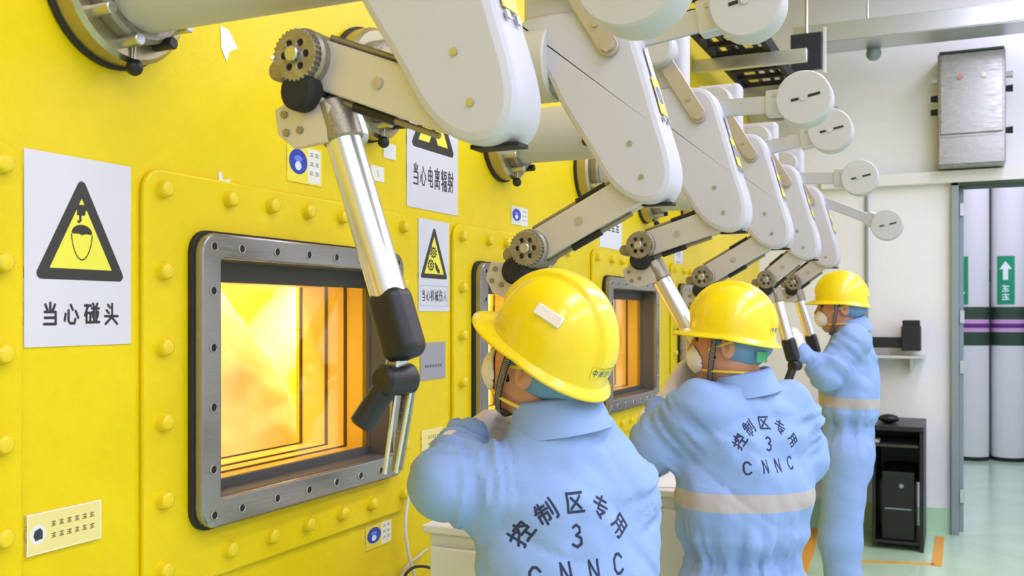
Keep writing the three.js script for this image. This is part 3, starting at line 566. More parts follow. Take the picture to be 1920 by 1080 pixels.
manipulator(2, 'telemanipulator whose wrist tube slants down to the gloved hand of the person with back band', { elbow: armPx(2, 1207, 462), t0: armPx(2, 1232, 510), t1: armPx(2, 1312, 655), disc: [1508, 185] });
manipulator(3, 'telemanipulator with forearm ending just over the hard hat of the person raising a glove', { elbow: armPx(3, 1322, 520), t0: armPx(3, 1335, 565), t1: armPx(3, 1370, 690), disc: [1557, 245] });
manipulator(4, 'telemanipulator hanging between the person raising a glove and the person in profile', { elbow: armPx(4, 1440, 525), t0: armPx(4, 1455, 555), t1: armPx(4, 1478, 640), disc: [1612, 333] });
manipulator(5, 'telemanipulator held by the person standing in profile', { elbow: armPx(5, 1490, 530), t0: armPx(5, 1497, 555), t1: armPx(5, 1520, 632), disc: [1663, 422] });

// ------------------------------------------------------------------ people: implicit surfaces
function surfaceNets(fn, mn, mx, h) {
  const nx = Math.ceil((mx[0] - mn[0]) / h) + 1, ny = Math.ceil((mx[1] - mn[1]) / h) + 1, nz = Math.ceil((mx[2] - mn[2]) / h) + 1;
  const val = new Float32Array(nx * ny * nz).fill(1), sx = 1, sy = nx, sz = nx * ny;
  // coarse skip: blocks of 4 cells
  const B = 4;
  for (let z0 = 0; z0 < nz; z0 += B) for (let y0 = 0; y0 < ny; y0 += B) for (let x0 = 0; x0 < nx; x0 += B) {
    const c = fn(mn[0] + (x0 + B / 2) * h, mn[1] + (y0 + B / 2) * h, mn[2] + (z0 + B / 2) * h);
    const z1 = Math.min(nz, z0 + B), y1 = Math.min(ny, y0 + B), x1 = Math.min(nx, x0 + B);
    if (Math.abs(c) > h * B * 1.9 + 0.02) { for (let z = z0; z < z1; z++) for (let y = y0; y < y1; y++) for (let x = x0; x < x1; x++) val[x + y * sy + z * sz] = c; continue; }
    for (let z = z0; z < z1; z++) for (let y = y0; y < y1; y++) for (let x = x0; x < x1; x++) val[x + y * sy + z * sz] = fn(mn[0] + x * h, mn[1] + y * h, mn[2] + z * h);
  }
  const vid = new Int32Array(nx * ny * nz).fill(-1), pos = [], idx = [];
  const cor = [[0, 0, 0], [1, 0, 0], [0, 1, 0], [1, 1, 0], [0, 0, 1], [1, 0, 1], [0, 1, 1], [1, 1, 1]], ed = [[0, 1], [2, 3], [4, 5], [6, 7], [0, 2], [1, 3], [4, 6], [5, 7], [0, 4], [1, 5], [2, 6], [3, 7]];
  for (let z = 0; z < nz - 1; z++) for (let y = 0; y < ny - 1; y++) for (let x = 0; x < nx - 1; x++) {
    const b = x + y * sy + z * sz; let m = 0; const v = [];
    for (let i = 0; i < 8; i++) { const q = val[b + cor[i][0] * sx + cor[i][1] * sy + cor[i][2] * sz]; v.push(q); if (q < 0) m |= 1 << i; }
    if (m === 0 || m === 255) continue;
    let px = 0, py = 0, pz = 0, n = 0;
    for (const [a, c] of ed) if ((v[a] < 0) !== (v[c] < 0)) { const t = v[a] / (v[a] - v[c]); px += cor[a][0] + t * (cor[c][0] - cor[a][0]); py += cor[a][1] + t * (cor[c][1] - cor[a][1]); pz += cor[a][2] + t * (cor[c][2] - cor[a][2]); n++; }
    vid[b] = pos.length / 3; pos.push(mn[0] + (x + px / n) * h, mn[1] + (y + py / n) * h, mn[2] + (z + pz / n) * h);
  }
  const quad = (a, b, c, d, flip) => { if (a < 0 || b < 0 || c < 0 || d < 0) return; if (flip) idx.push(a, d, c, a, c, b); else idx.push(a, b, c, a, c, d); };
  for (let z = 1; z < nz - 1; z++) for (let y = 1; y < ny - 1; y++) for (let x = 1; x < nx - 1; x++) {
    const b = x + y * sy + z * sz, s = val[b] < 0;
    if (s !== val[b + sx] < 0) quad(vid[b - sy - sz], vid[b - sz], vid[b], vid[b - sy], !s);
    if (s !== val[b + sy] < 0) quad(vid[b - sx - sz], vid[b - sx], vid[b], vid[b - sz], !s);
    if (s !== val[b + sz] < 0) quad(vid[b - sx - sy], vid[b - sy], vid[b], vid[b - sx], !s);
  }
  const g = new THREE.BufferGeometry(); g.setAttribute('position', new THREE.Float32BufferAttribute(pos, 3)); g.setIndex(idx); g.computeVertexNormals(); return g;
}
function cone(px, py, pz, a, b, ra, rb) { // tapered capsule distance
  const bx_ = b.x - a.x, by = b.y - a.y, bz = b.z - a.z, qx = px - a.x, qy = py - a.y, qz = pz - a.z, l2 = bx_ * bx_ + by * by + bz * bz;
  let t = (qx * bx_ + qy * by + qz * bz) / l2; t = t < 0 ? 0 : t > 1 ? 1 : t;
  const dx = qx - bx_ * t, dy = qy - by * t, dz = qz - bz * t; cone.t = t; return Math.sqrt(dx * dx + dy * dy + dz * dz) - (ra + (rb - ra) * t);
}
const smin = (a, b, k) => { const h = Math.max(k - Math.abs(a - b), 0) / k; return Math.min(a, b) - h * h * k * 0.25; };
const smax = (a, b, k) => -smin(-a, -b, k);
const ell = (x, y, z, cx, cy, cz, a, b, c) => { const X = (x - cx) / a, Y = (y - cy) / b, Z = (z - cz) / c, k = Math.sqrt(X * X + Y * Y + Z * Z), kk = Math.sqrt(X * X / a / a + Y * Y / b / b + Z * Z / c / c); return k < 1e-6 ? -Math.min(a, b, c) : k * (k - 1) / kk; };
function yawDir(deg) { const a = YAW + deg * Math.PI / 180; return V3(-Math.sin(a), 0, -Math.cos(a)); } // degrees to the left of the viewing axis
const table = (tb, y) => { if (y <= tb[0][0]) return tb[0]; for (let i = 1; i < tb.length; i++) if (y <= tb[i][0]) { let t = (y - tb[i - 1][0]) / (tb[i][0] - tb[i - 1][0]); t = t * t * (3 - 2 * t); return [y, tb[i - 1][1] + t * (tb[i][1] - tb[i - 1][1]), tb[i - 1][2] + t * (tb[i][2] - tb[i - 1][2])]; } return tb[tb.length - 1]; };

const CLOTH = '#8ba8d8', BAND = '#b6aeaa', INK = '#28304a';
function clothTex(bandY, withPrint, torsoH, cfg) {
  // columns: 0-.03 torso without print, .03-.06 sleeves, .06-.09 legs, .1-1 back print; v = torso height
  const W = 1024, [c, x] = canvas(W, W, CLOTH);
  const yv = y => W * (1 - (y + 0.1) / 0.7);
  // fine weave and dye variation of the fabric
  for (let i = 0; i < 5000; i++) { x.fillStyle = rnd() < 0.5 ? 'rgba(60,90,160,0.035)' : 'rgba(235,240,255,0.035)'; x.fillRect(rnd() * W, rnd() * W, 3 + rnd() * 26, 1 + rnd() * 3); }
  if (bandY !== null) { x.fillStyle = BAND; x.fillRect(0, yv(bandY + 0.024), W * 0.03, yv(bandY - 0.024) - yv(bandY + 0.024)); x.fillRect(W * 0.1, yv(bandY + 0.024), W * 0.9, yv(bandY - 0.024) - yv(bandY + 0.024)); }
  x.fillStyle = BAND; x.fillRect(W * 0.03, W * 0.30, W * 0.03, W * 0.07);
  if (withPrint) {
    const pxm = W * 0.9 / 0.56, cx = W * (0.1 + 0.9 * 0.5), pu = X => cx + (X + (cfg.x || 0)) * pxm, pv = yv, mv = W / 0.7;
    const sc = cfg.size; const cy = cfg.y;
    // arc of five characters
    [...'控制区专用'].forEach((ch, i) => { const a = (i - 2) * 0.5, R = 0.105 * sc; glyph(x, ch, pu(Math.sin(a) * R), pv(cy + 0.005 + (Math.cos(a) - 1) * R * 1.05), 0.036 * sc * pxm, 0.038 * sc * mv, a, 0.0043 * sc * pxm, INK); });
    glyph(x, '3', pu(0), pv(cy - 0.052 * sc), 0.026 * sc * pxm, 0.042 * sc * mv, 0, 0.0045 * sc * pxm, INK);
    [...'CNNC'].forEach((ch, i) => glyph(x, ch, pu((i - 1.5) * 0.05 * sc), pv(cy - 0.112 * sc + [-0.004, 0, 0, 0.004][i]), 0.026 * sc * pxm, 0.038 * sc * mv, 0, 0.0045 * sc * pxm, INK));
  }
  return ctex(c);
}
// hand in a knitted glove: fingers as separate chains curled round a grip
function handGeo(wrist0, dir, palmN, curl, thumbSide, ga = 0) {
  const d = dir.clone().normalize(), wrist = wrist0.clone().addScaledVector(d, ga), n = palmN.clone().addScaledVector(d, -palmN.dot(d)).normalize(), s = d.clone().cross(n).multiplyScalar(thumbSide);
  const at = (a, b, c) => wrist.clone().addScaledVector(d, a).addScaledVector(s, b).addScaledVector(n, c);
  const bones = [];
  bones.push([at(-0.045 - ga, 0, 0), at(0, 0, 0), 0.031 + ga * 0.08, 0.027]);
  for (const b of [-0.027, -0.009, 0.009, 0.027]) bones.push([at(0.012, b * 0.7, 0), at(0.075, b, 0), 0.016, 0.0135]);
  const fl = [[-0.029, 0.07], [-0.0095, 0.082], [0.0105, 0.086], [0.03, 0.078]];
  const fingers = [];
  for (const [b, len] of fl) {
    let p = at(0.078, b, 0), ang = curl * 0.45, chain = [p]; const seg = [0.42, 0.32, 0.26];
    for (let k = 0; k < 3; k++) { p = p.clone().addScaledVector(d, Math.cos(ang) * len * seg[k]).addScaledVector(n, Math.sin(ang) * len * seg[k]); chain.push(p); ang += curl; }
    fingers.push(chain);
  }
  const th = [at(0.015, 0.022, 0.006), at(0.045, 0.048, 0.016), at(0.068, 0.052, 0.034), at(0.085, 0.045, 0.048)];
  const fn = (x, y, z) => {
    let v = 1e3; for (const [a, b, ra, rb_] of bones) v = smin(v, cone(x, y, z, a, b, ra, rb_), 0.014);
    for (const ch of fingers) { let f = 1e3; for (let k = 0; k < 3; k++) f = smin(f, cone(x, y, z, ch[k], ch[k + 1], 0.0102 - k * 0.0008, 0.0095 - k * 0.0008), 0.004); v = smin(v, f, 0.005); }
    let f = 1e3; for (let k = 0; k < 3; k++) f = smin(f, cone(x, y, z, th[k], th[k + 1], 0.0135 - k * 0.0015, 0.012 - k * 0.0015), 0.006); return smin(v, f, 0.008);
  };
  const c = wrist.clone().addScaledVector(d, 0.06 - ga * 0.5), R = 0.15 + ga * 0.6; return surfaceNets(fn, [c.x - R, c.y - R, c.z - R], [c.x + R, c.y + R, c.z + R], 0.0045);
}
// hard hat surface: a = angle from the front, t = 0 crown .. 1 rim .. 1.25 lip
const HAT = { L: 0.12, Wd: 0.101, H: 0.139 };
function hatPoint(a, t, off = 0) {
  const ca = Math.cos(a), sa_ = Math.sin(a);
  const q = Math.min(t, 1), th = q * Math.PI / 2, pr = Math.pow(Math.sin(th), 0.92), ph = Math.pow(Math.cos(th), 0.86);
  let rx = HAT.Wd * pr, rz = HAT.L * pr, y = HAT.H * ph;
  let x = rx * sa_, z = rz * ca;
  // raised centre ridge and two side ribs
  const inR = THREE.MathUtils.smoothstep(1.0 - q, 0.06, 0.2);
  const ax = Math.abs(x), ridge = 1 - THREE.MathUtils.smoothstep(ax, 0.024, 0.031); let up = off + ridge * 0.0085 * inR;
  const n = V3(x / (HAT.Wd * HAT.Wd), y / (HAT.H * HAT.H), z / (HAT.L * HAT.L)).normalize(); x += n.x * up; y += n.y * up; z += n.z * up;
  const front = Math.pow(Math.max(0, ca), 1.6), back = Math.max(0, -ca);
  y += -0.012 * back * q + 0.008 * front * q;
  if (t > 1) { const k = Math.min(1, (t - 1) / 0.25), ext = (0.012 + 0.038 * front + 0.004 * back) * k; x += sa_ * ext * (1 - 0.4 * front); z += ca * ext; y += -0.010 * k - 0.008 * front * k * k - 0.006 * back * k; }
  return V3(x, y, z);
}
function hatGeo() {
  const N = 96, T = [0.001]; for (let i = 1; i <= 34; i++) T.push(i / 34); for (const k of [1.03, 1.08, 1.14, 1.2, 1.25]) T.push(k);
  const prof = []; for (const t of T) prof.push([t, 0]); prof.push([1.255, -0.004]); for (let i = T.length - 2; i >= 0; i--) prof.push([T[i], -0.0045]);
  const pos = [], idx = []; prof.forEach(([t, o], i) => { for (let k = 0; k <= N; k++) { const a = k / N * Math.PI * 2, p = hatPoint(a, t, t > 1 ? 0 : o); if (o && t > 1) p.y += o; pos.push(p.x, p.y, p.z); if (i && k) { const A = (i - 1) * (N + 1) + k - 1; idx.push(A, A + N + 1, A + 1, A + 1, A + N + 1, A + N + 2); } } });
  let g = new THREE.BufferGeometry(); g.setAttribute('position', new THREE.Float32BufferAttribute(pos, 3)); g.setIndex(idx); g = mergeVertices(g, 1e-5); g.computeVertexNormals(); return g;
}
function hatPatch(a0, a1, t0, t1, off) {
  const n = 14, pos = [], uv = [], idx = []; for (let j = 0; j <= n; j++) for (let i = 0; i <= n; i++) { const p = hatPoint(a0 + (a1 - a0) * i / n, t0 + (t1 - t0) * j / n, off); pos.push(p.x, p.y, p.z); uv.push(i / n, 1 - j / n); if (i && j) { const A = (j - 1) * (n + 1) + i - 1; idx.push(A, A + n + 1, A + 1, A + 1, A + n + 1, A + n + 2); } }
  const g = new THREE.BufferGeometry(); g.setAttribute('position', new THREE.Float32BufferAttribute(pos, 3)); g.setAttribute('uv', new THREE.Float32BufferAttribute(uv, 2)); g.setIndex(idx); g.computeVertexNormals(); return g;
}
const hatG = hatGeo();
const hatText = (() => { const [c, x] = canvas(512, 128, '#f7d90a'); [...'中核四〇四'].forEach((ch, i) => glyph(x, ch, 56 + i * 98, 64, 78, 88, 0, 13, '#2f6f78')); return std({ map: ctex(c), roughness: 0.35, side: THREE.DoubleSide }); })();
const strapTex = (() => { const [c, x] = canvas(64, 64, '#23211f'); x.strokeStyle = '#b9b6b0'; x.lineWidth = 9; for (const y of [0, 32, 64]) { x.beginPath(); x.moveTo(8, y + 10); x.lineTo(32, y - 4); x.lineTo(56, y + 10); x.stroke(); } const t = ctex(c); t.wrapS = t.wrapT = THREE.RepeatWrapping; t.repeat.set(1, 2); return std({ map: t, roughness: 0.8 }); })();

function person(o) {
  const neck = o.neck, pel = o.pelvis, up = neck.clone().sub(pel), TL = up.length(); up.normalize();
  const F = yawDir(o.torsoYaw); F.addScaledVector(up, -F.dot(up)).normalize(); const R = F.clone().cross(up).normalize();
  const g = thing('person', o.label, 'person', V3(pel.x, 0, pel.z));
  const toLocal = geo => geo.translate(-pel.x, 0, -pel.z);
  const tp = (x, y, z) => pel.clone().addScaledVector(R, x).addScaledVector(up, y).addScaledVector(F, z);
  const sw = o.shoulder, shY = TL - (o.slope || 0.08);
  const shL = o.shL || tp(-sw, shY, 0.0), shR = o.shR || tp(sw, shY, 0.0);
  const ka = o.armGirth || 1, k = o.girth || 1, yW = o.waist;             // yW: height of the elastic waist above the pelvis
  const tb = [[-0.2, 0.1, 0.08], [-0.12, 0.165 * k, 0.125 * k], [0.0, 0.175 * k, 0.135 * k], [yW - 0.02, 0.15 * k, 0.118 * k], [yW, 0.146 * k, 0.112 * k], [yW + 0.07, 0.178 * k, 0.142 * k], [yW + 0.16, 0.186 * k, 0.145 * k], [TL - 0.16, 0.176 * k, 0.13 * k], [TL - 0.085, sw * 0.95, 0.10 * k], [TL - 0.025, 0.098, 0.08], [TL + 0.01, 0.062, 0.062]];
  const hipL = tp(-0.085, -0.05, 0), hipR = tp(0.085, -0.05, 0);
  const ankle = s => V3(pel.x, 0.09, pel.z).addScaledVector(R, s * 0.1).addScaledVector(F, o.step ? o.step * s : 0);
  const anL = ankle(-1), anR = ankle(1); const knee = (h, a) => h.clone().lerp(a, 0.5).addScaledVector(F, 0.03);
  const knL = knee(hipL, anL), knR = knee(hipR, anR);
  const limbs = [[shL, o.elL, 0.08 * k, 0.07 * ka, 1], [o.elL, o.wrL, 0.068 * ka, 0.044, 2], [shR, o.elR, 0.08 * k, 0.07 * ka, 1], [o.elR, o.wrR, 0.068 * ka, 0.044, 2], [hipL, knL, 0.105 * k, 0.09, 3], [knL, anL, 0.088, 0.072, 3], [hipR, knR, 0.105 * k, 0.09, 3], [knR, anR, 0.088, 0.072, 3]];
  const seedN = o.seed * 3.7;
  let cls = 0, ct = 0;
  const fn = (x, y, z) => {
    const dx = x - pel.x, dy = y - pel.y, dz = z - pel.z;
    const lx = dx * R.x + dy * R.y + dz * R.z, ly = dx * up.x + dy * up.y + dz * up.z, lz = dx * F.x + dy * F.y + dz * F.z;
    let v = 1e3; cls = 0;
    const T = table(tb, ly); let a = T[1], b = T[2];
    const q = Math.sqrt((lx / a) ** 2 + (lz / b) ** 2), rr = Math.min(a, b);
    let d = (q - 1) * rr * (q > 1 ? 1 : 1);
    if (q > 1.001) d = Math.sqrt(lx * lx + lz * lz) * (1 - 1 / q) * 0.92;
    d = Math.max(d, ly - (TL + 0.005), -0.19 - ly);
    if (d < 0.06 && d > -0.06) {
      // gathers running out of the elastic waist, loose folds above
      const an = Math.atan2(lz, lx), gth = Math.exp(-(((ly - yW) / 0.1) ** 2)), fade = Math.min(1, Math.max(0, (ly - yW + 0.16) / 0.3));
      const fold = noise.noise(an * 5.5 + seedN, ly * 2.2, seedN), f2 = noise.noise(lx * 9 + ly * 5, ly * 7 + seedN, lz * 9), f3 = noise.noise(lx * 22 + ly * 14 + 3, ly * 16, lz * 22 + seedN);
      d += gth * (0.02 * fold + 0.007 * noise.noise(an * 13, ly * 5, seedN + 4)) + 0.012 * f2 * (1 - gth * 0.4) + 0.0045 * f3;
      const rg = (a, b, c) => { const q = 1 - Math.abs(noise.noise(a, b, c)); return q * q * q * q * q * q; };
      d += 0.0075 * rg((lx * 0.8 + ly) * 7 + seedN, (ly - lx) * 2.2, lz * 3) + 0.0075 * rg((lx - ly * 0.7) * 6 + seedN * 2, (ly + lx) * 2, lz * 3 + 5) - 0.005;
      if (Math.abs(ly - yW) < 0.02) d += 0.003 * Math.sin(an * 46);
      d += 0.011 * noise.noise((lx + ly * 0.8) * 7 + seedN, (ly - lx * 0.5) * 3, 8) * (lz < 0 ? 1 : 0.6);
    }
    v = d;
    let best = d;
    for (let i = 0; i < 8; i++) {
      const L = limbs[i]; let e = cone(x, y, z, L[0], L[1], L[2], L[3]); const t = cone.t;
      if (e < 0.05 && e > -0.06) { // sleeve and leg creases across the limb
        const c = L[4] === 3 ? 0.0035 : 0.013; e += c * noise.noise(t * 4.5 + seedN + i, (x + y) * 7, (z - y) * 7) + c * 0.9 * noise.noise(t * 9 + i * 3, (x - z) * 5 + y * 11, seedN + y * 8);
        { const q = 1 - Math.abs(noise.noise(t * 5 + i * 2.3 + seedN, (x + z) * 4 + y * 3, (x - z) * 4)); e += (L[4] === 3 ? 0.003 : 0.012) * q * q * q * q * q * q - 0.004; }
        if (L[4] === 2 && t > 0.86) e += 0.004 * Math.sin((x - z) * 300) * (t - 0.86) * 4;
      }
      if (e < best) { best = e; cls = L[4]; ct = t; }
      v = smin(v, e, L[4] === 3 ? 0.04 : (L[4] === 1 ? 0.05 : 0.02));
    }
    // loose fabric rises over the neck base
    return v;
  };
  const pts = [neck, pel, shL, shR, o.elL, o.elR, o.wrL, o.wrR, anL, anR], mn = [1e3, 0.03, 1e3], mx = [-1e3, -1e3, -1e3];
  for (const p of pts) { mn[0] = Math.min(mn[0], p.x - 0.17); mn[2] = Math.min(mn[2], p.z - 0.17); mx[0] = Math.max(mx[0], p.x + 0.17); mx[1] = Math.max(mx[1], p.y + 0.14); mx[2] = Math.max(mx[2], p.z + 0.17); }
  mn[0] = Math.min(mn[0], pel.x - 0.24); mx[0] = Math.max(mx[0], pel.x + 0.24); mn[2] = Math.min(mn[2], pel.z - 0.24); mx[2] = Math.max(mx[2], pel.z + 0.24);
  let cg = surfaceNets(fn, mn, mx, o.cell || 0.009);
  const ng = cg.toNonIndexed(), P = ng.attributes.position, Nn = ng.attributes.normal, uv = new Float32Array(P.count * 2);
  for (let i = 0; i < P.count; i += 3) {
    const cx = (P.getX(i) + P.getX(i + 1) + P.getX(i + 2)) / 3, cy = (P.getY(i) + P.getY(i + 1) + P.getY(i + 2)) / 3, cz = (P.getZ(i) + P.getZ(i + 1) + P.getZ(i + 2)) / 3;
    fn(cx, cy, cz); const c0 = cls; const nd = Nn.getX(i) * F.x + Nn.getY(i) * F.y + Nn.getZ(i) * F.z;
    for (let j = i; j < i + 3; j++) {
      const dx = P.getX(j) - pel.x, dy = P.getY(j) - pel.y, dz = P.getZ(j) - pel.z, lx = dx * R.x + dy * R.y + dz * R.z, ly = dx * up.x + dy * up.y + dz * up.z;
      let u, w = (ly + 0.1) / 0.7;
      if (c0 === 0) u = nd < -0.12 && Math.abs(lx) < 0.27 ? 0.1 + 0.9 * (lx + 0.28) / 0.56 : 0.015;
      else if (c0 === 3) { u = 0.075; w = 0.5 + 0.2 * Math.sin(ly * 9); }
      else { const L = c0 === 2 ? limbs[1] : limbs[0]; fn(P.getX(j), P.getY(j), P.getZ(j)); u = 0.045; w = c0 === 1 ? 0.6 + ct * 0.03 : 1 - Math.min(0.97, 0.02 + ct * 0.7 + (cls === 2 ? 0 : -0.0)); w = 0.1; }
      uv[j * 2] = u; uv[j * 2 + 1] = Math.min(0.998, Math.max(0.002, w));
    }
  }
  ng.setAttribute('uv', new THREE.BufferAttribute(uv, 2));
  // head frame
  const hf = yawDir(o.headYaw), pit = o.headPitch * Math.PI / 180; const hr0 = hf.clone().cross(UP).normalize();
  const q = new THREE.Quaternion().setFromRotationMatrix(new THREE.Matrix4().makeBasis(hr0.clone().negate(), UP, hf));
  q.multiply(new THREE.Quaternion().setFromAxisAngle(V3(1, 0, 0), -pit)).multiply(new THREE.Quaternion().setFromAxisAngle(V3(0, 0, 1), (o.headRoll || 0) * Math.PI / 180));
  const hp = o.head.clone().sub(V3(pel.x, 0, pel.z)); const inv = q.clone().invert();
  const nb = neck.clone().addScaledVector(up, -0.05).sub(o.head).applyQuaternion(inv);
  const place = m => { m.position.copy(hp); m.quaternion.copy(q); return m; };
  const skull = (x, y, z) => ell(x, y, z, 0, 0.03, -0.012, 0.077, 0.092, 0.098);
  const nA = V3(0, -0.06, -0.018);
  const headFn = (x, y, z) => {
    const ax = Math.abs(x); let v = skull(x, y, z);
    v = smin(v, ell(x, y, z, 0, -0.02, 0.03, 0.064, 0.088, 0.066), 0.03);
    v = smin(v, cone(x, y, z, V3(0, -0.06, 0.03), V3(0, -0.088, 0.062), 0.05, 0.026), 0.03);
    v = smax(v, -ell(ax, y, z, 0.032, 0.012, 0.104, 0.022, 0.014, 0.018), 0.012);
    v = smin(v, cone(x, y, z, V3(0, 0.02, 0.092), V3(0, -0.022, 0.11), 0.008, 0.0125), 0.012);
    v = smin(v, ell(ax, y, z, 0.012, -0.026, 0.1, 0.008, 0.007, 0.009), 0.006);
    v = smin(v, ell(x, y, z, 0, -0.056, 0.092, 0.024, 0.008, 0.01), 0.008);
    let e = ell(ax, y, z, 0.079, -0.008, -0.012, 0.011, 0.032, 0.02); e = smax(e, -ell(ax, y, z, 0.09, -0.004, -0.006, 0.009, 0.02, 0.011), 0.005); v = smin(v, e, 0.008);
    return smin(v, cone(x, y, z, nA, nb, 0.056, 0.062), 0.03);
  };
  const ext = 0.14; const hg = surfaceNets(headFn, [-ext, Math.min(-0.15, nb.y - 0.03), Math.min(-ext, nb.z - 0.07)], [ext, 0.13, ext], 0.0042);
  const body = place(part('body', hg, M.skin, g));
  for (const s of [-1, 1]) part('eye', new THREE.SphereGeometry(0.011, 14, 10), M.eye, body, V3(s * 0.032, 0.012, 0.083));
  const cov = part('coverall', toLocal(ng), std({ map: clothTex(o.band, o.print !== false, TL, { y: o.printY || 0.3, x: o.printX, size: o.printSize || 1 }), roughness: 0.85 }), g);
  // collar: folded band round the neck
  {
    const cM = std({ color: CLOTH, roughness: 0.85 }), n = 40, pos = [], idx = [], base = tp(0, TL - 0.03, 0.0), ax = neck.clone().lerp(o.head, 0.0).sub(base);
    const prof = [[0.094, -0.012], [0.088, 0.012], [0.076, 0.05], [0.07, 0.056], [0.066, 0.05], [0.07, 0.0]];
    const tilt = o.head.clone().sub(neck).normalize().lerp(up, 0.55).normalize(), cf = F.clone().addScaledVector(tilt, -F.dot(tilt)).normalize(), cr = cf.clone().cross(tilt);
    prof.forEach(([r, h], i) => { for (let j = 0; j <= n; j++) { const a = j / n * Math.PI * 2, w = 1 + 0.05 * noise.noise(Math.cos(a) * 2 + seedN, Math.sin(a) * 2, h * 20), dip = -0.012 * Math.max(0, Math.cos(a)); const p = base.clone().addScaledVector(cr, Math.sin(a) * r * 1.06 * w).addScaledVector(cf, Math.cos(a) * r * w).addScaledVector(tilt, h + dip); pos.push(p.x - pel.x, p.y, p.z - pel.z); if (i && j) { const A = (i - 1) * (n + 1) + j - 1; idx.push(A, A + 1, A + n + 1, A + 1, A + n + 2, A + n + 1); } } });
    let c = new THREE.BufferGeometry(); c.setAttribute('position', new THREE.Float32BufferAttribute(pos, 3)); c.setIndex(idx); c = mergeVertices(c, 1e-5); c.computeVertexNormals(); cM.side = THREE.DoubleSide; part('collar', c, cM, cov);
  }
  // cap under the helmet, hair, mask
  const capFn = (x, y, z) => Math.max(smax(skull(x, y, z) - (y > 0.02 ? 0.004 : 0.004 + Math.min(0.01, (0.02 - y) * 0.25)) - 0.003 * noise.noise(x * 30, y * 30, z * 30), -(skull(x, y, z) - 0.003), 0.002), z - 0.035 - (y > 0.03 ? (y - 0.03) * 1.2 : 0), -0.09 - y, (-y - 0.012) * 1 - Math.max(0, -z - 0.0) * 2.2);
  const cap = place(part('cap', surfaceNets(capFn, [-0.12, -0.11, -0.14], [0.12, 0.15, 0.1], 0.004), M.cap, g));
  if (o.capTag) { const c = part('cap_tag', rb(0.042, 0.03, 0.004, 0.002), std({ color: '#3f9a6a', roughness: 0.6 }), cap, V3(0.052, -0.03, -0.098)); c.rotation.y = Math.PI - 0.5; }
  const hairFn = (x, y, z) => { const s = Math.min(skull(x, y, z), ell(x, y, z, 0, -0.02, 0.03, 0.064, 0.088, 0.066)); return Math.max(s - 0.004, -(s + 0.004), 0.0 - y + (Math.abs(x) > 0.05 && z > 0.005 && z < 0.035 ? -0.045 : 0.012), z - 0.06, -y - 0.05); };
  place(part('hair', surfaceNets(hairFn, [-0.1, -0.07, -0.12], [0.1, 0.13, 0.1], 0.004), M.hair, g));
  const mFn = (x, y, z) => { let v = ell(x, y, z, 0, -0.045, 0.066, 0.056, 0.052, 0.057); v = smax(v, -(headFn(x, y, z) - 0.002), 0.004); return Math.max(v, 0.035 - z); };
  const mask = place(part('mask', surfaceNets(mFn, [-0.09, -0.13, 0.02], [0.09, 0.04, 0.16], 0.0038), M.mask, g));
  for (const [y0, yb] of [[-0.03, 0.03], [-0.075, -0.075]]) for (const s of [-1, 1]) {
    const p = yb > 0 ? [V3(s * 0.05, y0, 0.07), V3(s * 0.073, -0.012, 0.03), V3(s * 0.09, 0.006, -0.02), V3(s * 0.07, yb, -0.085), V3(0, yb, -0.122)] : [V3(s * 0.05, y0, 0.065), V3(s * 0.068, yb, 0.03), V3(s * 0.066, yb, -0.02), V3(s * 0.045, yb, -0.062), V3(0, yb, -0.082)];
    part('mask_strap', ribbon(smoothPath(p, 24), 0.006, 0.0015, () => V3(0, 1, 0)), M.elastic, mask);
  }
  // helmet with ridge, lettering, side patch and chin strap
  const hat = part('helmet', hatG, M.hat, g); hat.position.copy(hp.clone().add(V3(0, 0.028, -0.004).applyQuaternion(q))); hat.quaternion.copy(q);
  hat.quaternion.multiply(new THREE.Quaternion().setFromAxisAngle(V3(1, 0, 0), (o.hatTilt || 0) * -Math.PI / 180));
  part('helmet_lettering', hatPatch(Math.PI - 0.38, Math.PI + 0.38, 0.86, 0.94, 0.0012), hatText, hat);
  if (o.patch) { // raised rectangular vent slider on the side of the shell
    const a = Math.PI * 0.5 + 0.15, p = hatPoint(a, 0.625, 0.001), du = hatPoint(a + 0.05, 0.625).sub(hatPoint(a - 0.05, 0.625)).normalize(), dv = hatPoint(a, 0.6).sub(hatPoint(a, 0.65)); const n = du.clone().cross(dv).normalize(); dv.copy(n).cross(du).normalize();
    const b = part('vent_slider', rb(0.056, 0.022, 0.007, 0.003), std({ color: '#eee2d2', roughness: 0.5 }), hat, p); b.quaternion.setFromRotationMatrix(new THREE.Matrix4().makeBasis(du, dv, n)); b.userData.label = 'cream rectangular vent slider';
  }
  for (const s of [-1, 1]) {
    const p = [V3(s * 0.094, 0.03, 0.02), V3(s * 0.089, -0.01, 0.026), V3(s * 0.076, -0.055, 0.034), V3(s * 0.05, -0.1, 0.042), V3(s * 0.015, -0.124, 0.052), V3(0, -0.126, 0.054)];
    place(part('chin_strap', ribbon(smoothPath(p, 30), 0.015, 0.002, () => V3(0, 0.2, 1)), strapTex, g));
  }
  // gloves and shoes
  for (const [w, hd, pn, c, ts] of [[o.wrL, o.hdL, o.pnL, o.curl ?? 0.8, 1], [o.wrR, o.hdR, o.pnR, o.curl ?? 0.8, -1]]) part('glove', toLocal(handGeo(w, hd, pn, c, ts, o.gauntlet || 0)), M.glove, g);
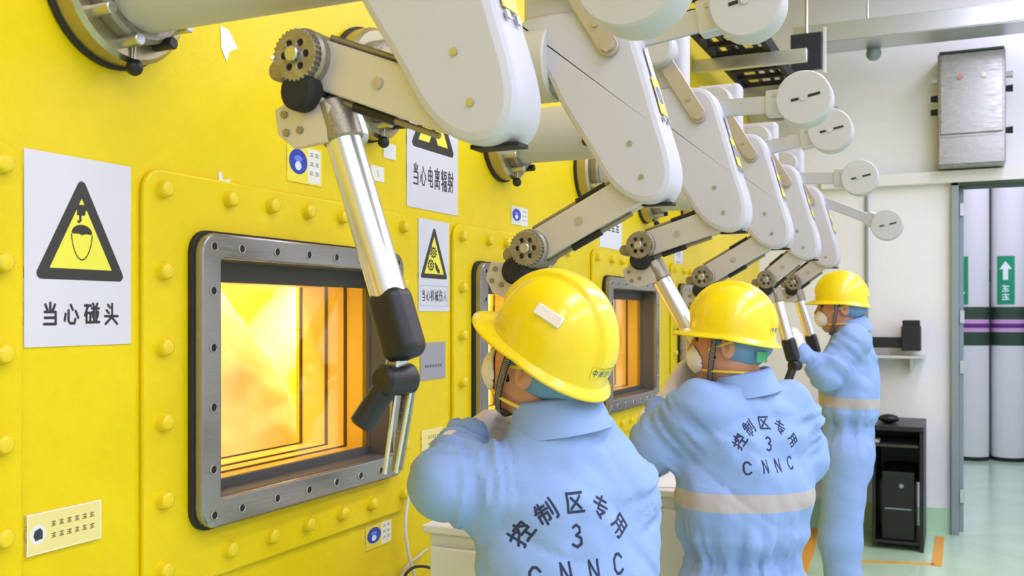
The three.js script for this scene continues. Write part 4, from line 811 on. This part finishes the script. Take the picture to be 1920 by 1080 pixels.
  for (const a of [anL, anR]) {
    const A = a.clone(), heel = A.clone().addScaledVector(F, -0.05), toe = A.clone().addScaledVector(F, 0.17); heel.y = 0.045; toe.y = 0.036;
    const sf = (x, y, z) => Math.max(smin(cone(x, y, z, heel, toe, 0.045, 0.042), cone(x, y, z, A, heel, 0.05, 0.045), 0.03), 0.002 - y);
    part('shoe', toLocal(surfaceNets(sf, [A.x - 0.26, -0.01, A.z - 0.26], [A.x + 0.26, 0.16, A.z + 0.26], 0.009)), M.shoe, g);
  }
  return g;
}
{ // worker nearest the first window, seen from behind
  const z = 1.8;
  person({ label: 'person in blue coverall and yellow hard hat with cream side slider, seen from behind', seed: 1, neck: atZ(1048, 768, z), pelvis: (() => { const p = atZ(1075, 900, z - 0.02); p.y = 0.80; return p; })(), head: atZ(1022, 680, z), torsoYaw: 20, headYaw: 56, headPitch: 20, headRoll: -3, hatTilt: 8, shoulder: 0.108, slope: 0.13, armGirth: 0.95, waist: 0.06, band: 0.185, printY: 0.388, printX: -0.028, printSize: 1.0, patch: true, girth: 0.92, cell: 0.0068,
    elL: atZ(838, 908, 1.74), wrL: atZ(872, 824, 1.84), hdL: atZ(945, 780, 2.0).sub(atZ(872, 824, 1.84)), pnL: V3(0.6, -0.3, 0.4), elR: atZ(1170, 970, 1.86), wrR: atZ(1120, 900, 2.1), hdR: V3(-0.6, 0.5, -0.5), pnR: V3(-0.6, -0.3, 0.4) });
}
{ // second worker
  const z = 2.72;
  person({ label: 'person in blue coverall with reflective back band, raising a long pale glove', seed: 2, neck: atZ(1398, 712, z), pelvis: (() => { const p = atZ(1392, 1000, z); p.y = 0.765; return p; })(), head: atZ(1370, 644, z), torsoYaw: 24, headYaw: 64, headPitch: 2, hatTilt: 2, shoulder: 0.145, waist: 0.085, band: 0.255, printY: 0.46, printX: -0.02, printSize: 0.95, girth: 1.06, cell: 0.0072, gauntlet: 0.075, capTag: true,
    elL: atZ(1228, 838, 2.72), wrL: atZ(1234, 768, 2.84), hdL: atZ(1300, 682, 2.92).sub(atZ(1234, 768, 2.84)), pnL: V3(0.8, 0.1, 0.5), elR: atZ(1506, 855, 2.8), wrR: atZ(1470, 800, 3.0), hdR: V3(-0.3, 0.7, -0.5), pnR: V3(-0.8, 0, 0.3) });
}
{ // third worker, in profile
  const z = 4.6;
  person({ label: 'person in blue coverall standing in profile, gripping a handle with raised hand', seed: 3, neck: atZ(1598, 607, z), pelvis: (() => { const p = atZ(1588, 850, z); p.y = 0.90; return p; })(), head: atZ(1577, 577, z), torsoYaw: 72, headYaw: 74, headPitch: -2, hatTilt: 2, shoulder: 0.15, waist: 0.1, band: 0.21, print: false, girth: 0.95, cell: 0.011,
    elL: atZ(1548, 702, 4.45), wrL: atZ(1503, 662, 4.45), hdL: atZ(1488, 612, 4.45).sub(atZ(1503, 662, 4.45)), pnL: V3(-1, 0, -0.3), elR: atZ(1552, 702, 4.85), wrR: atZ(1506, 665, 4.85), hdR: V3(-0.4, 0.8, -0.2), pnR: V3(-1, 0, 0.2) });
}

// ------------------------------------------------------------------ far end of the room
const FW = FAR_S;
{ // stainless electrical cabinet on the far wall
  const s = FW - 0.22, a = onS(1758, 100, s), b = onS(1886, 306, s), cx = (a.x + b.x) / 2, cy = (a.y + b.y) / 2, w = b.x - a.x, h = a.y - b.y;
  const g = thing('electrical_cabinet', 'stainless electrical cabinet with red lamp mounted high on the white wall', 'cabinet', wp(cx, b.y, FW - 0.01));
  part('body', rb(w, h, 0.2, 0.01), M.stainless, g, V3(0, h / 2, 0.1));
  const d = part('door', rb(w - 0.03, h * 0.70, 0.02, 0.006), M.stainless, g, V3(0, h * 0.63, 0.208));
  part('top_lip', bx(w - 0.02, 0.015, 0.04), M.darkGreen, g, V3(0, h * 0.995, 0.2));
  part('lower_panel', rb(w - 0.01, h * 0.24, 0.02, 0.006), M.stainless, g, V3(0, h * 0.135, 0.208));
  part('indicator_lamp', new THREE.CylinderGeometry(0.016, 0.018, 0.02, 16).rotateX(Math.PI / 2), std({ color: '#d98a90', roughness: 0.3 }), d, V3(-0.07, h * 0.14, 0.02));
  part('indicator_lamp', new THREE.CylinderGeometry(0.016, 0.018, 0.02, 16).rotateX(Math.PI / 2), std({ color: '#ffffff', roughness: 0.3 }), d, V3(0.075, h * 0.14, 0.02));
  for (const [x, y] of [[-1, 0.78], [-1, 0.62], [-1, 0.5], [1, 0.78], [1, 0.66], [1, 0.3]]) part('cable_gland', new THREE.CylinderGeometry(0.02, 0.024, 0.05, 14).rotateZ(Math.PI / 2), y < 0.7 ? M.blackMatte : M.galv, g, V3(x * (w / 2 + 0.02), h * y, 0.13));
}
{ // cable trunking along the far wall
  const p = onS(1700, 336, FW - 0.05), q = onS(1700, 60, FW - 0.5);
  solo('cable_trunking', 'white trunking running across the wall under the electrical cabinet', 'trunking', rb(3.6, 0.085, 0.07, 0.006), M.whitePaint, wp(2.25, p.y, FW - 0.037));
  const g = thing('cable_tray', 'galvanised cable tray hanging across the room below the ceiling', 'tray', wp(2.4, q.y, FW - 0.55));
  part('channel', rb(4.1, 0.12, 0.02, 0.004), M.galv, g, V3(0, 0, 0.15)); part('base', bx(4.1, 0.008, 0.3), M.galv, g, V3(0, -0.06, 0)); part('channel', rb(4.1, 0.12, 0.02, 0.004), M.galv, g, V3(0, 0, -0.15));
  for (const x of [-1.6, -0.2, 1.2]) { part('hanger', cylBetween(V3(x, 0, -0.1), V3(x, CEIL_Y - q.y - 0.01, -0.1), 0.008, 0.008, 8), M.galv, g); }
  const c = onS(1638, 100, FW - 0.4); const sp = thing('hanging_fitting', 'small grey fitting hanging under the cable tray', 'fitting', wp(c.x, c.y, FW - 0.4));
  part('stem', cylBetween(V3(0, 0, 0), V3(0, q.y - c.y - 0.066, 0), 0.012, 0.012, 10), M.doorFrame, sp); part('body', new THREE.SphereGeometry(0.05, 18, 12), M.doorFrame, sp);
  const v = onS(1625, 370, FW - 0.02), v2 = onS(1625, 700, FW - 0.02);
  solo('wall_conduit', 'thin grey conduit running down the white wall from the trunking', 'conduit', cylBetween(wp(v.x, v2.y, FW - 0.02), wp(v.x, p.y - 0.04, FW - 0.02), 0.011, 0.011, 10), M.doorFrame);
  const s1 = onS(1518, 108, FW - 0.6); const sc = thing('hanging_screen', 'dark hanging screen beside the counterweights under the cable tray', 'screen', wp(s1.x, s1.y, FW - 0.75));
  part('panel', rb(0.2, 0.24, 0.05, 0.006), std({ color: '#272a3c', roughness: 0.3 }), sc); part('bracket', rb(0.02, 0.3, 0.03, 0.003), M.whitePaint, sc, V3(0.115, 0, 0)); part('rod', cylBetween(V3(0, 0.1, 0), V3(0, CEIL_Y - s1.y, 0), 0.012, 0.012, 8), M.galv, sc);
}
{ // black cable ladder along the hot cell wall
  const g = thing('cable_ladder', 'black cable ladder with bundled cables running high along the yellow wall', 'ladder', wp(0, 2.98, 5.7));
  const len = 3.2;
  for (const x of [0.12, 0.42]) part('side_rail', bx(0.03, 0.07, len), M.blackMatte, g, V3(x, 0, 0));
  for (let i = 0; i < 16; i++) part('rung', bx(0.3, 0.025, 0.035), M.blackMatte, g, V3(0.27, -0.02, -len / 2 + 0.1 + i * 0.2));
  for (let i = 0; i < 4; i++) part('cable', tube(Array.from({ length: 9 }, (_, k) => V3(0.17 + i * 0.06 + 0.02 * Math.sin(k * 1.7 + i), 0.01 + 0.02 * Math.cos(k * 1.3 + i * 2), -len / 2 + k * len / 8)), 0.013, 40, 6), i % 2 ? M.black : M.blackMatte, g);
  for (const z of [-1.3, -0.5, 0.3, 1.1]) part('bracket', rb(0.62, 0.07, 0.04, 0.004), M.galv, g, V3(0.31, -0.075, z));
}
{ // black computer desk with a PC tower
  const f0 = onY(1652, 1030, 0), f1 = onY(1732, 1038, 0), S0 = -f1.z;
  const x1 = f1.x, x0 = x1 - 0.86, dp = Math.min(0.6, FW - 0.03 - S0), H = 0.8;
  const g = thing('computer_desk', 'black computer desk standing against the white wall by the doorway', 'desk', wp((x0 + x1) / 2, 0, S0 + dp / 2));
  const w = x1 - x0;
  part('top', rb(w, 0.03, dp, 0.006), M.black, g, V3(0, H - 0.015, 0));
  part('side_panel', rb(0.025, H - 0.03, dp - 0.02, 0.004), M.black, g, V3(w / 2 - 0.0125, (H - 0.03) / 2, 0)); part('side_panel', rb(0.025, H - 0.03, dp - 0.02, 0.004), M.black, g, V3(-w / 2 + 0.0125, (H - 0.03) / 2, 0));
  part('side_panel', rb(0.02, H - 0.16, dp - 0.02, 0.004), M.black, g, V3(w / 2 - 0.3, (H - 0.16) / 2 + 0.02, 0));
  part('back_panel', bx(w - 0.05, 0.4, 0.015), M.black, g, V3(0, H - 0.24, -dp / 2 + 0.02));
  part('keyboard_tray', rb(w - 0.06, 0.018, dp - 0.1, 0.004), std({ color: '#3a3836', roughness: 0.5 }), g, V3(0, H - 0.13, 0.02));
  part('bottom_shelf', rb(0.28, 0.018, dp - 0.03, 0.004), M.black, g, V3(w / 2 - 0.155, 0.05, 0));
  const pc = thing('computer_tower', 'black computer tower inside the desk compartment', 'computer', wp(x1 - 0.155, 0.06, S0 + dp / 2)); part('case', rb(0.2, 0.44, dp - 0.12, 0.006), std({ color: '#121214', roughness: 0.35 }), pc, V3(0, 0.22, 0)); part('trim_strip', bx(0.16, 0.008, 0.004), M.doorFrame, pc, V3(0, 0.2, dp / 2 - 0.058)); part('power_button', new THREE.CylinderGeometry(0.014, 0.014, 0.008, 16).rotateX(Math.PI / 2), M.chrome, pc, V3(0.02, 0.35, dp / 2 - 0.058));
  const kb = thing('keyboard', 'pale keyboard lying on the pull-out tray of the black desk', 'keyboard', wp(x1 - 0.45, H - 0.12, S0 + 0.14)); part('body', rb(0.36, 0.018, 0.13, 0.004), M.whitePaint, kb, V3(0, 0.009, 0)); part('keys', rb(0.34, 0.006, 0.11, 0.002), M.galv, kb, V3(0, 0.02, 0));
  const mo = thing('mouse', 'black computer mouse on top of the desk', 'mouse', wp(x1 - 0.22, H, S0 + 0.2)); const mg = new THREE.SphereGeometry(0.05, 18, 12); mg.scale(1.3, 0.6, 0.9); mg.translate(0, 0.028, 0); part('shell', mg, M.black, mo); part('wheel', new THREE.CylinderGeometry(0.008, 0.008, 0.008, 12).rotateX(Math.PI / 2), M.galv, mo, V3(0.03, 0.055, 0));
}
{ // black bracket box on a shelf, wall mounted
  const s = FW - 0.2, b = onS(1708, 662, s), c = onS(1690, 612, s), e = onS(1622, 642, s);
  const g = thing('wall_device', 'black wall device with long flat arm over a pale shelf', 'device', wp(b.x, b.y, FW - 0.02));
  part('head', rb(0.125, 0.17, 0.14, 0.008), M.black, g, V3(0, 0.1, 0.12)); part('arm', rb(0.34, 0.075, 0.06, 0.006), M.black, g, V3(-0.22, 0.07, 0.12)); part('head_cap', rb(0.11, 0.05, 0.13, 0.006), M.blackMatte, g, V3(0, 0.2, 0.12)); part('wall_mount', rb(0.08, 0.06, 0.06, 0.004), M.black, g, V3(0, 0.1, 0.03));
  const sh = thing('wall_shelf', 'pale grey wall shelf below the black device', 'shelf', wp(b.x - 0.12, b.y - 0.03, FW - 0.01)); part('board', rb(0.42, 0.02, 0.2, 0.004), std({ color: '#c9cbc6', roughness: 0.5 }), sh, V3(0, 0, 0.1)); part('bracket', rb(0.02, 0.09, 0.14, 0.003), M.galv, sh, V3(-0.12, -0.055, 0.07)); part('bracket', rb(0.02, 0.09, 0.14, 0.003), M.galv, sh, V3(0.12, -0.055, 0.07));
}
// floor marking tape
function tape(u0, v0, u1, v1, w, label) { const a = onY(u0, v0, 0), b = onY(u1, v1, 0), d = b.clone().sub(a), L = d.length(); const m = solo('floor_tape', label, 'tape', bx(w, 0.0015, L), M.orangeTape, a.clone().add(b).multiplyScalar(0.5).add(V3(0, 0.0012, 0))); m.rotation.y = Math.atan2(d.x, d.z); }
tape(1762, 1006, 1756, 1062, 0.06, 'short strip of orange floor tape beside the desk');
tape(1600, 1052, 1752, 1058, 0.05, 'orange floor tape line in front of the black desk');
tape(1490, 1110, 1530, 990, 0.07, 'orange floor tape line beside the legs of the person in profile');
// white cabinets standing below the windows
{
  const f = onS(812, 986, 2.0), x1 = f.x + 0.22;
  const g = thing('white_cabinet', 'white metal cabinet below the grey rating plate by the yellow wall', 'cabinet', wp(x1 - 0.11, 0, 2.13));
  part('body', rb(0.22, f.y - 0.01, 0.3, 0.008), M.whitePaint, g, V3(0, f.y / 2 - 0.005, 0)); const d = part('door', rb(0.2, f.y - 0.08, 0.016, 0.004), M.whitePaint, g, V3(0, f.y / 2, 0.156)); part('handle', rb(0.012, 0.1, 0.014, 0.003), M.galv, d, V3(0.07, 0.25, 0.014)); part('top', rb(0.24, 0.02, 0.33, 0.005), M.whitePaint, g, V3(0, f.y, 0));
  const f2 = onS(1262, 925, 3.1);
  const h = thing('white_cabinet', 'white console cabinet with paper and green control box on top', 'cabinet', wp(f2.x - 0.12, 0, 3.28));
  part('body', rb(0.5, f2.y - 0.01, 0.36, 0.01), M.whitePaint, h, V3(0, f2.y / 2 - 0.005, 0)); part('top', rb(0.53, 0.022, 0.4, 0.006), M.whitePaint, h, V3(0, f2.y, 0)); const dd = part('door', rb(0.46, f2.y - 0.1, 0.016, 0.004), M.whitePaint, h, V3(0, f2.y / 2, 0.185)); part('handle', rb(0.012, 0.1, 0.014, 0.003), M.galv, dd, V3(0.18, 0.2, 0.014));
  const pp = solo('paper_sheet', 'loose sheet of paper on the white console', 'paper', bx(0.21, 0.002, 0.29), M.paper, wp(f2.x - 0.1, f2.y + 0.0125, 3.26)); pp.rotation.y = 0.3;
  const k = thing('control_box', 'dark green control box with lit green button on the white console', 'control box', wp(f2.x - 0.2, f2.y + 0.0115, 3.36));
  part('body', rb(0.2, 0.06, 0.12, 0.008), std({ color: '#2b4a3c', roughness: 0.4 }), k, V3(0, 0.03, 0)); part('button', new THREE.CylinderGeometry(0.018, 0.02, 0.016, 18), std({ color: '#2fd590', emissive: '#1fc27c', emissiveIntensity: 0.7, roughness: 0.3 }), k, V3(0.06, 0.066, 0.01));
  part('knob', new THREE.CylinderGeometry(0.012, 0.014, 0.018, 14), M.black, k, V3(-0.05, 0.068, 0));
}
{ // cables drooping on the wall under the first window
  const c = pts => pts.map(p => onX(p[0], p[1], p[2]));
  solo('signal_cable', 'pale grey cable drooping down the yellow wall beside the white cabinet', 'cable', tube(c([[768, 918, 0.03], [760, 980, 0.03], [766, 1040, 0.03], [778, 1090, 0.03], [770, 1200, 0.02]]), 0.0045, 40), M.whitePaint);
  solo('signal_cable', 'yellowish grey cable crossing in front of the pale one', 'cable', tube(c([[800, 1030, 0.012], [782, 1045, 0.012], [764, 1060, 0.012], [752, 1085, 0.012], [748, 1180, 0.012]]), 0.004, 40), std({ color: '#cfc9b4', roughness: 0.6 }));
  solo('signal_cable', 'black cable looping out of the white cabinet', 'cable', tube(c([[812, 1066, 0.07], [792, 1062, 0.065], [772, 1066, 0.06], [756, 1088, 0.06], [748, 1200, 0.06]]), 0.004, 40), M.black);
}
renderer.render(scene, camera);
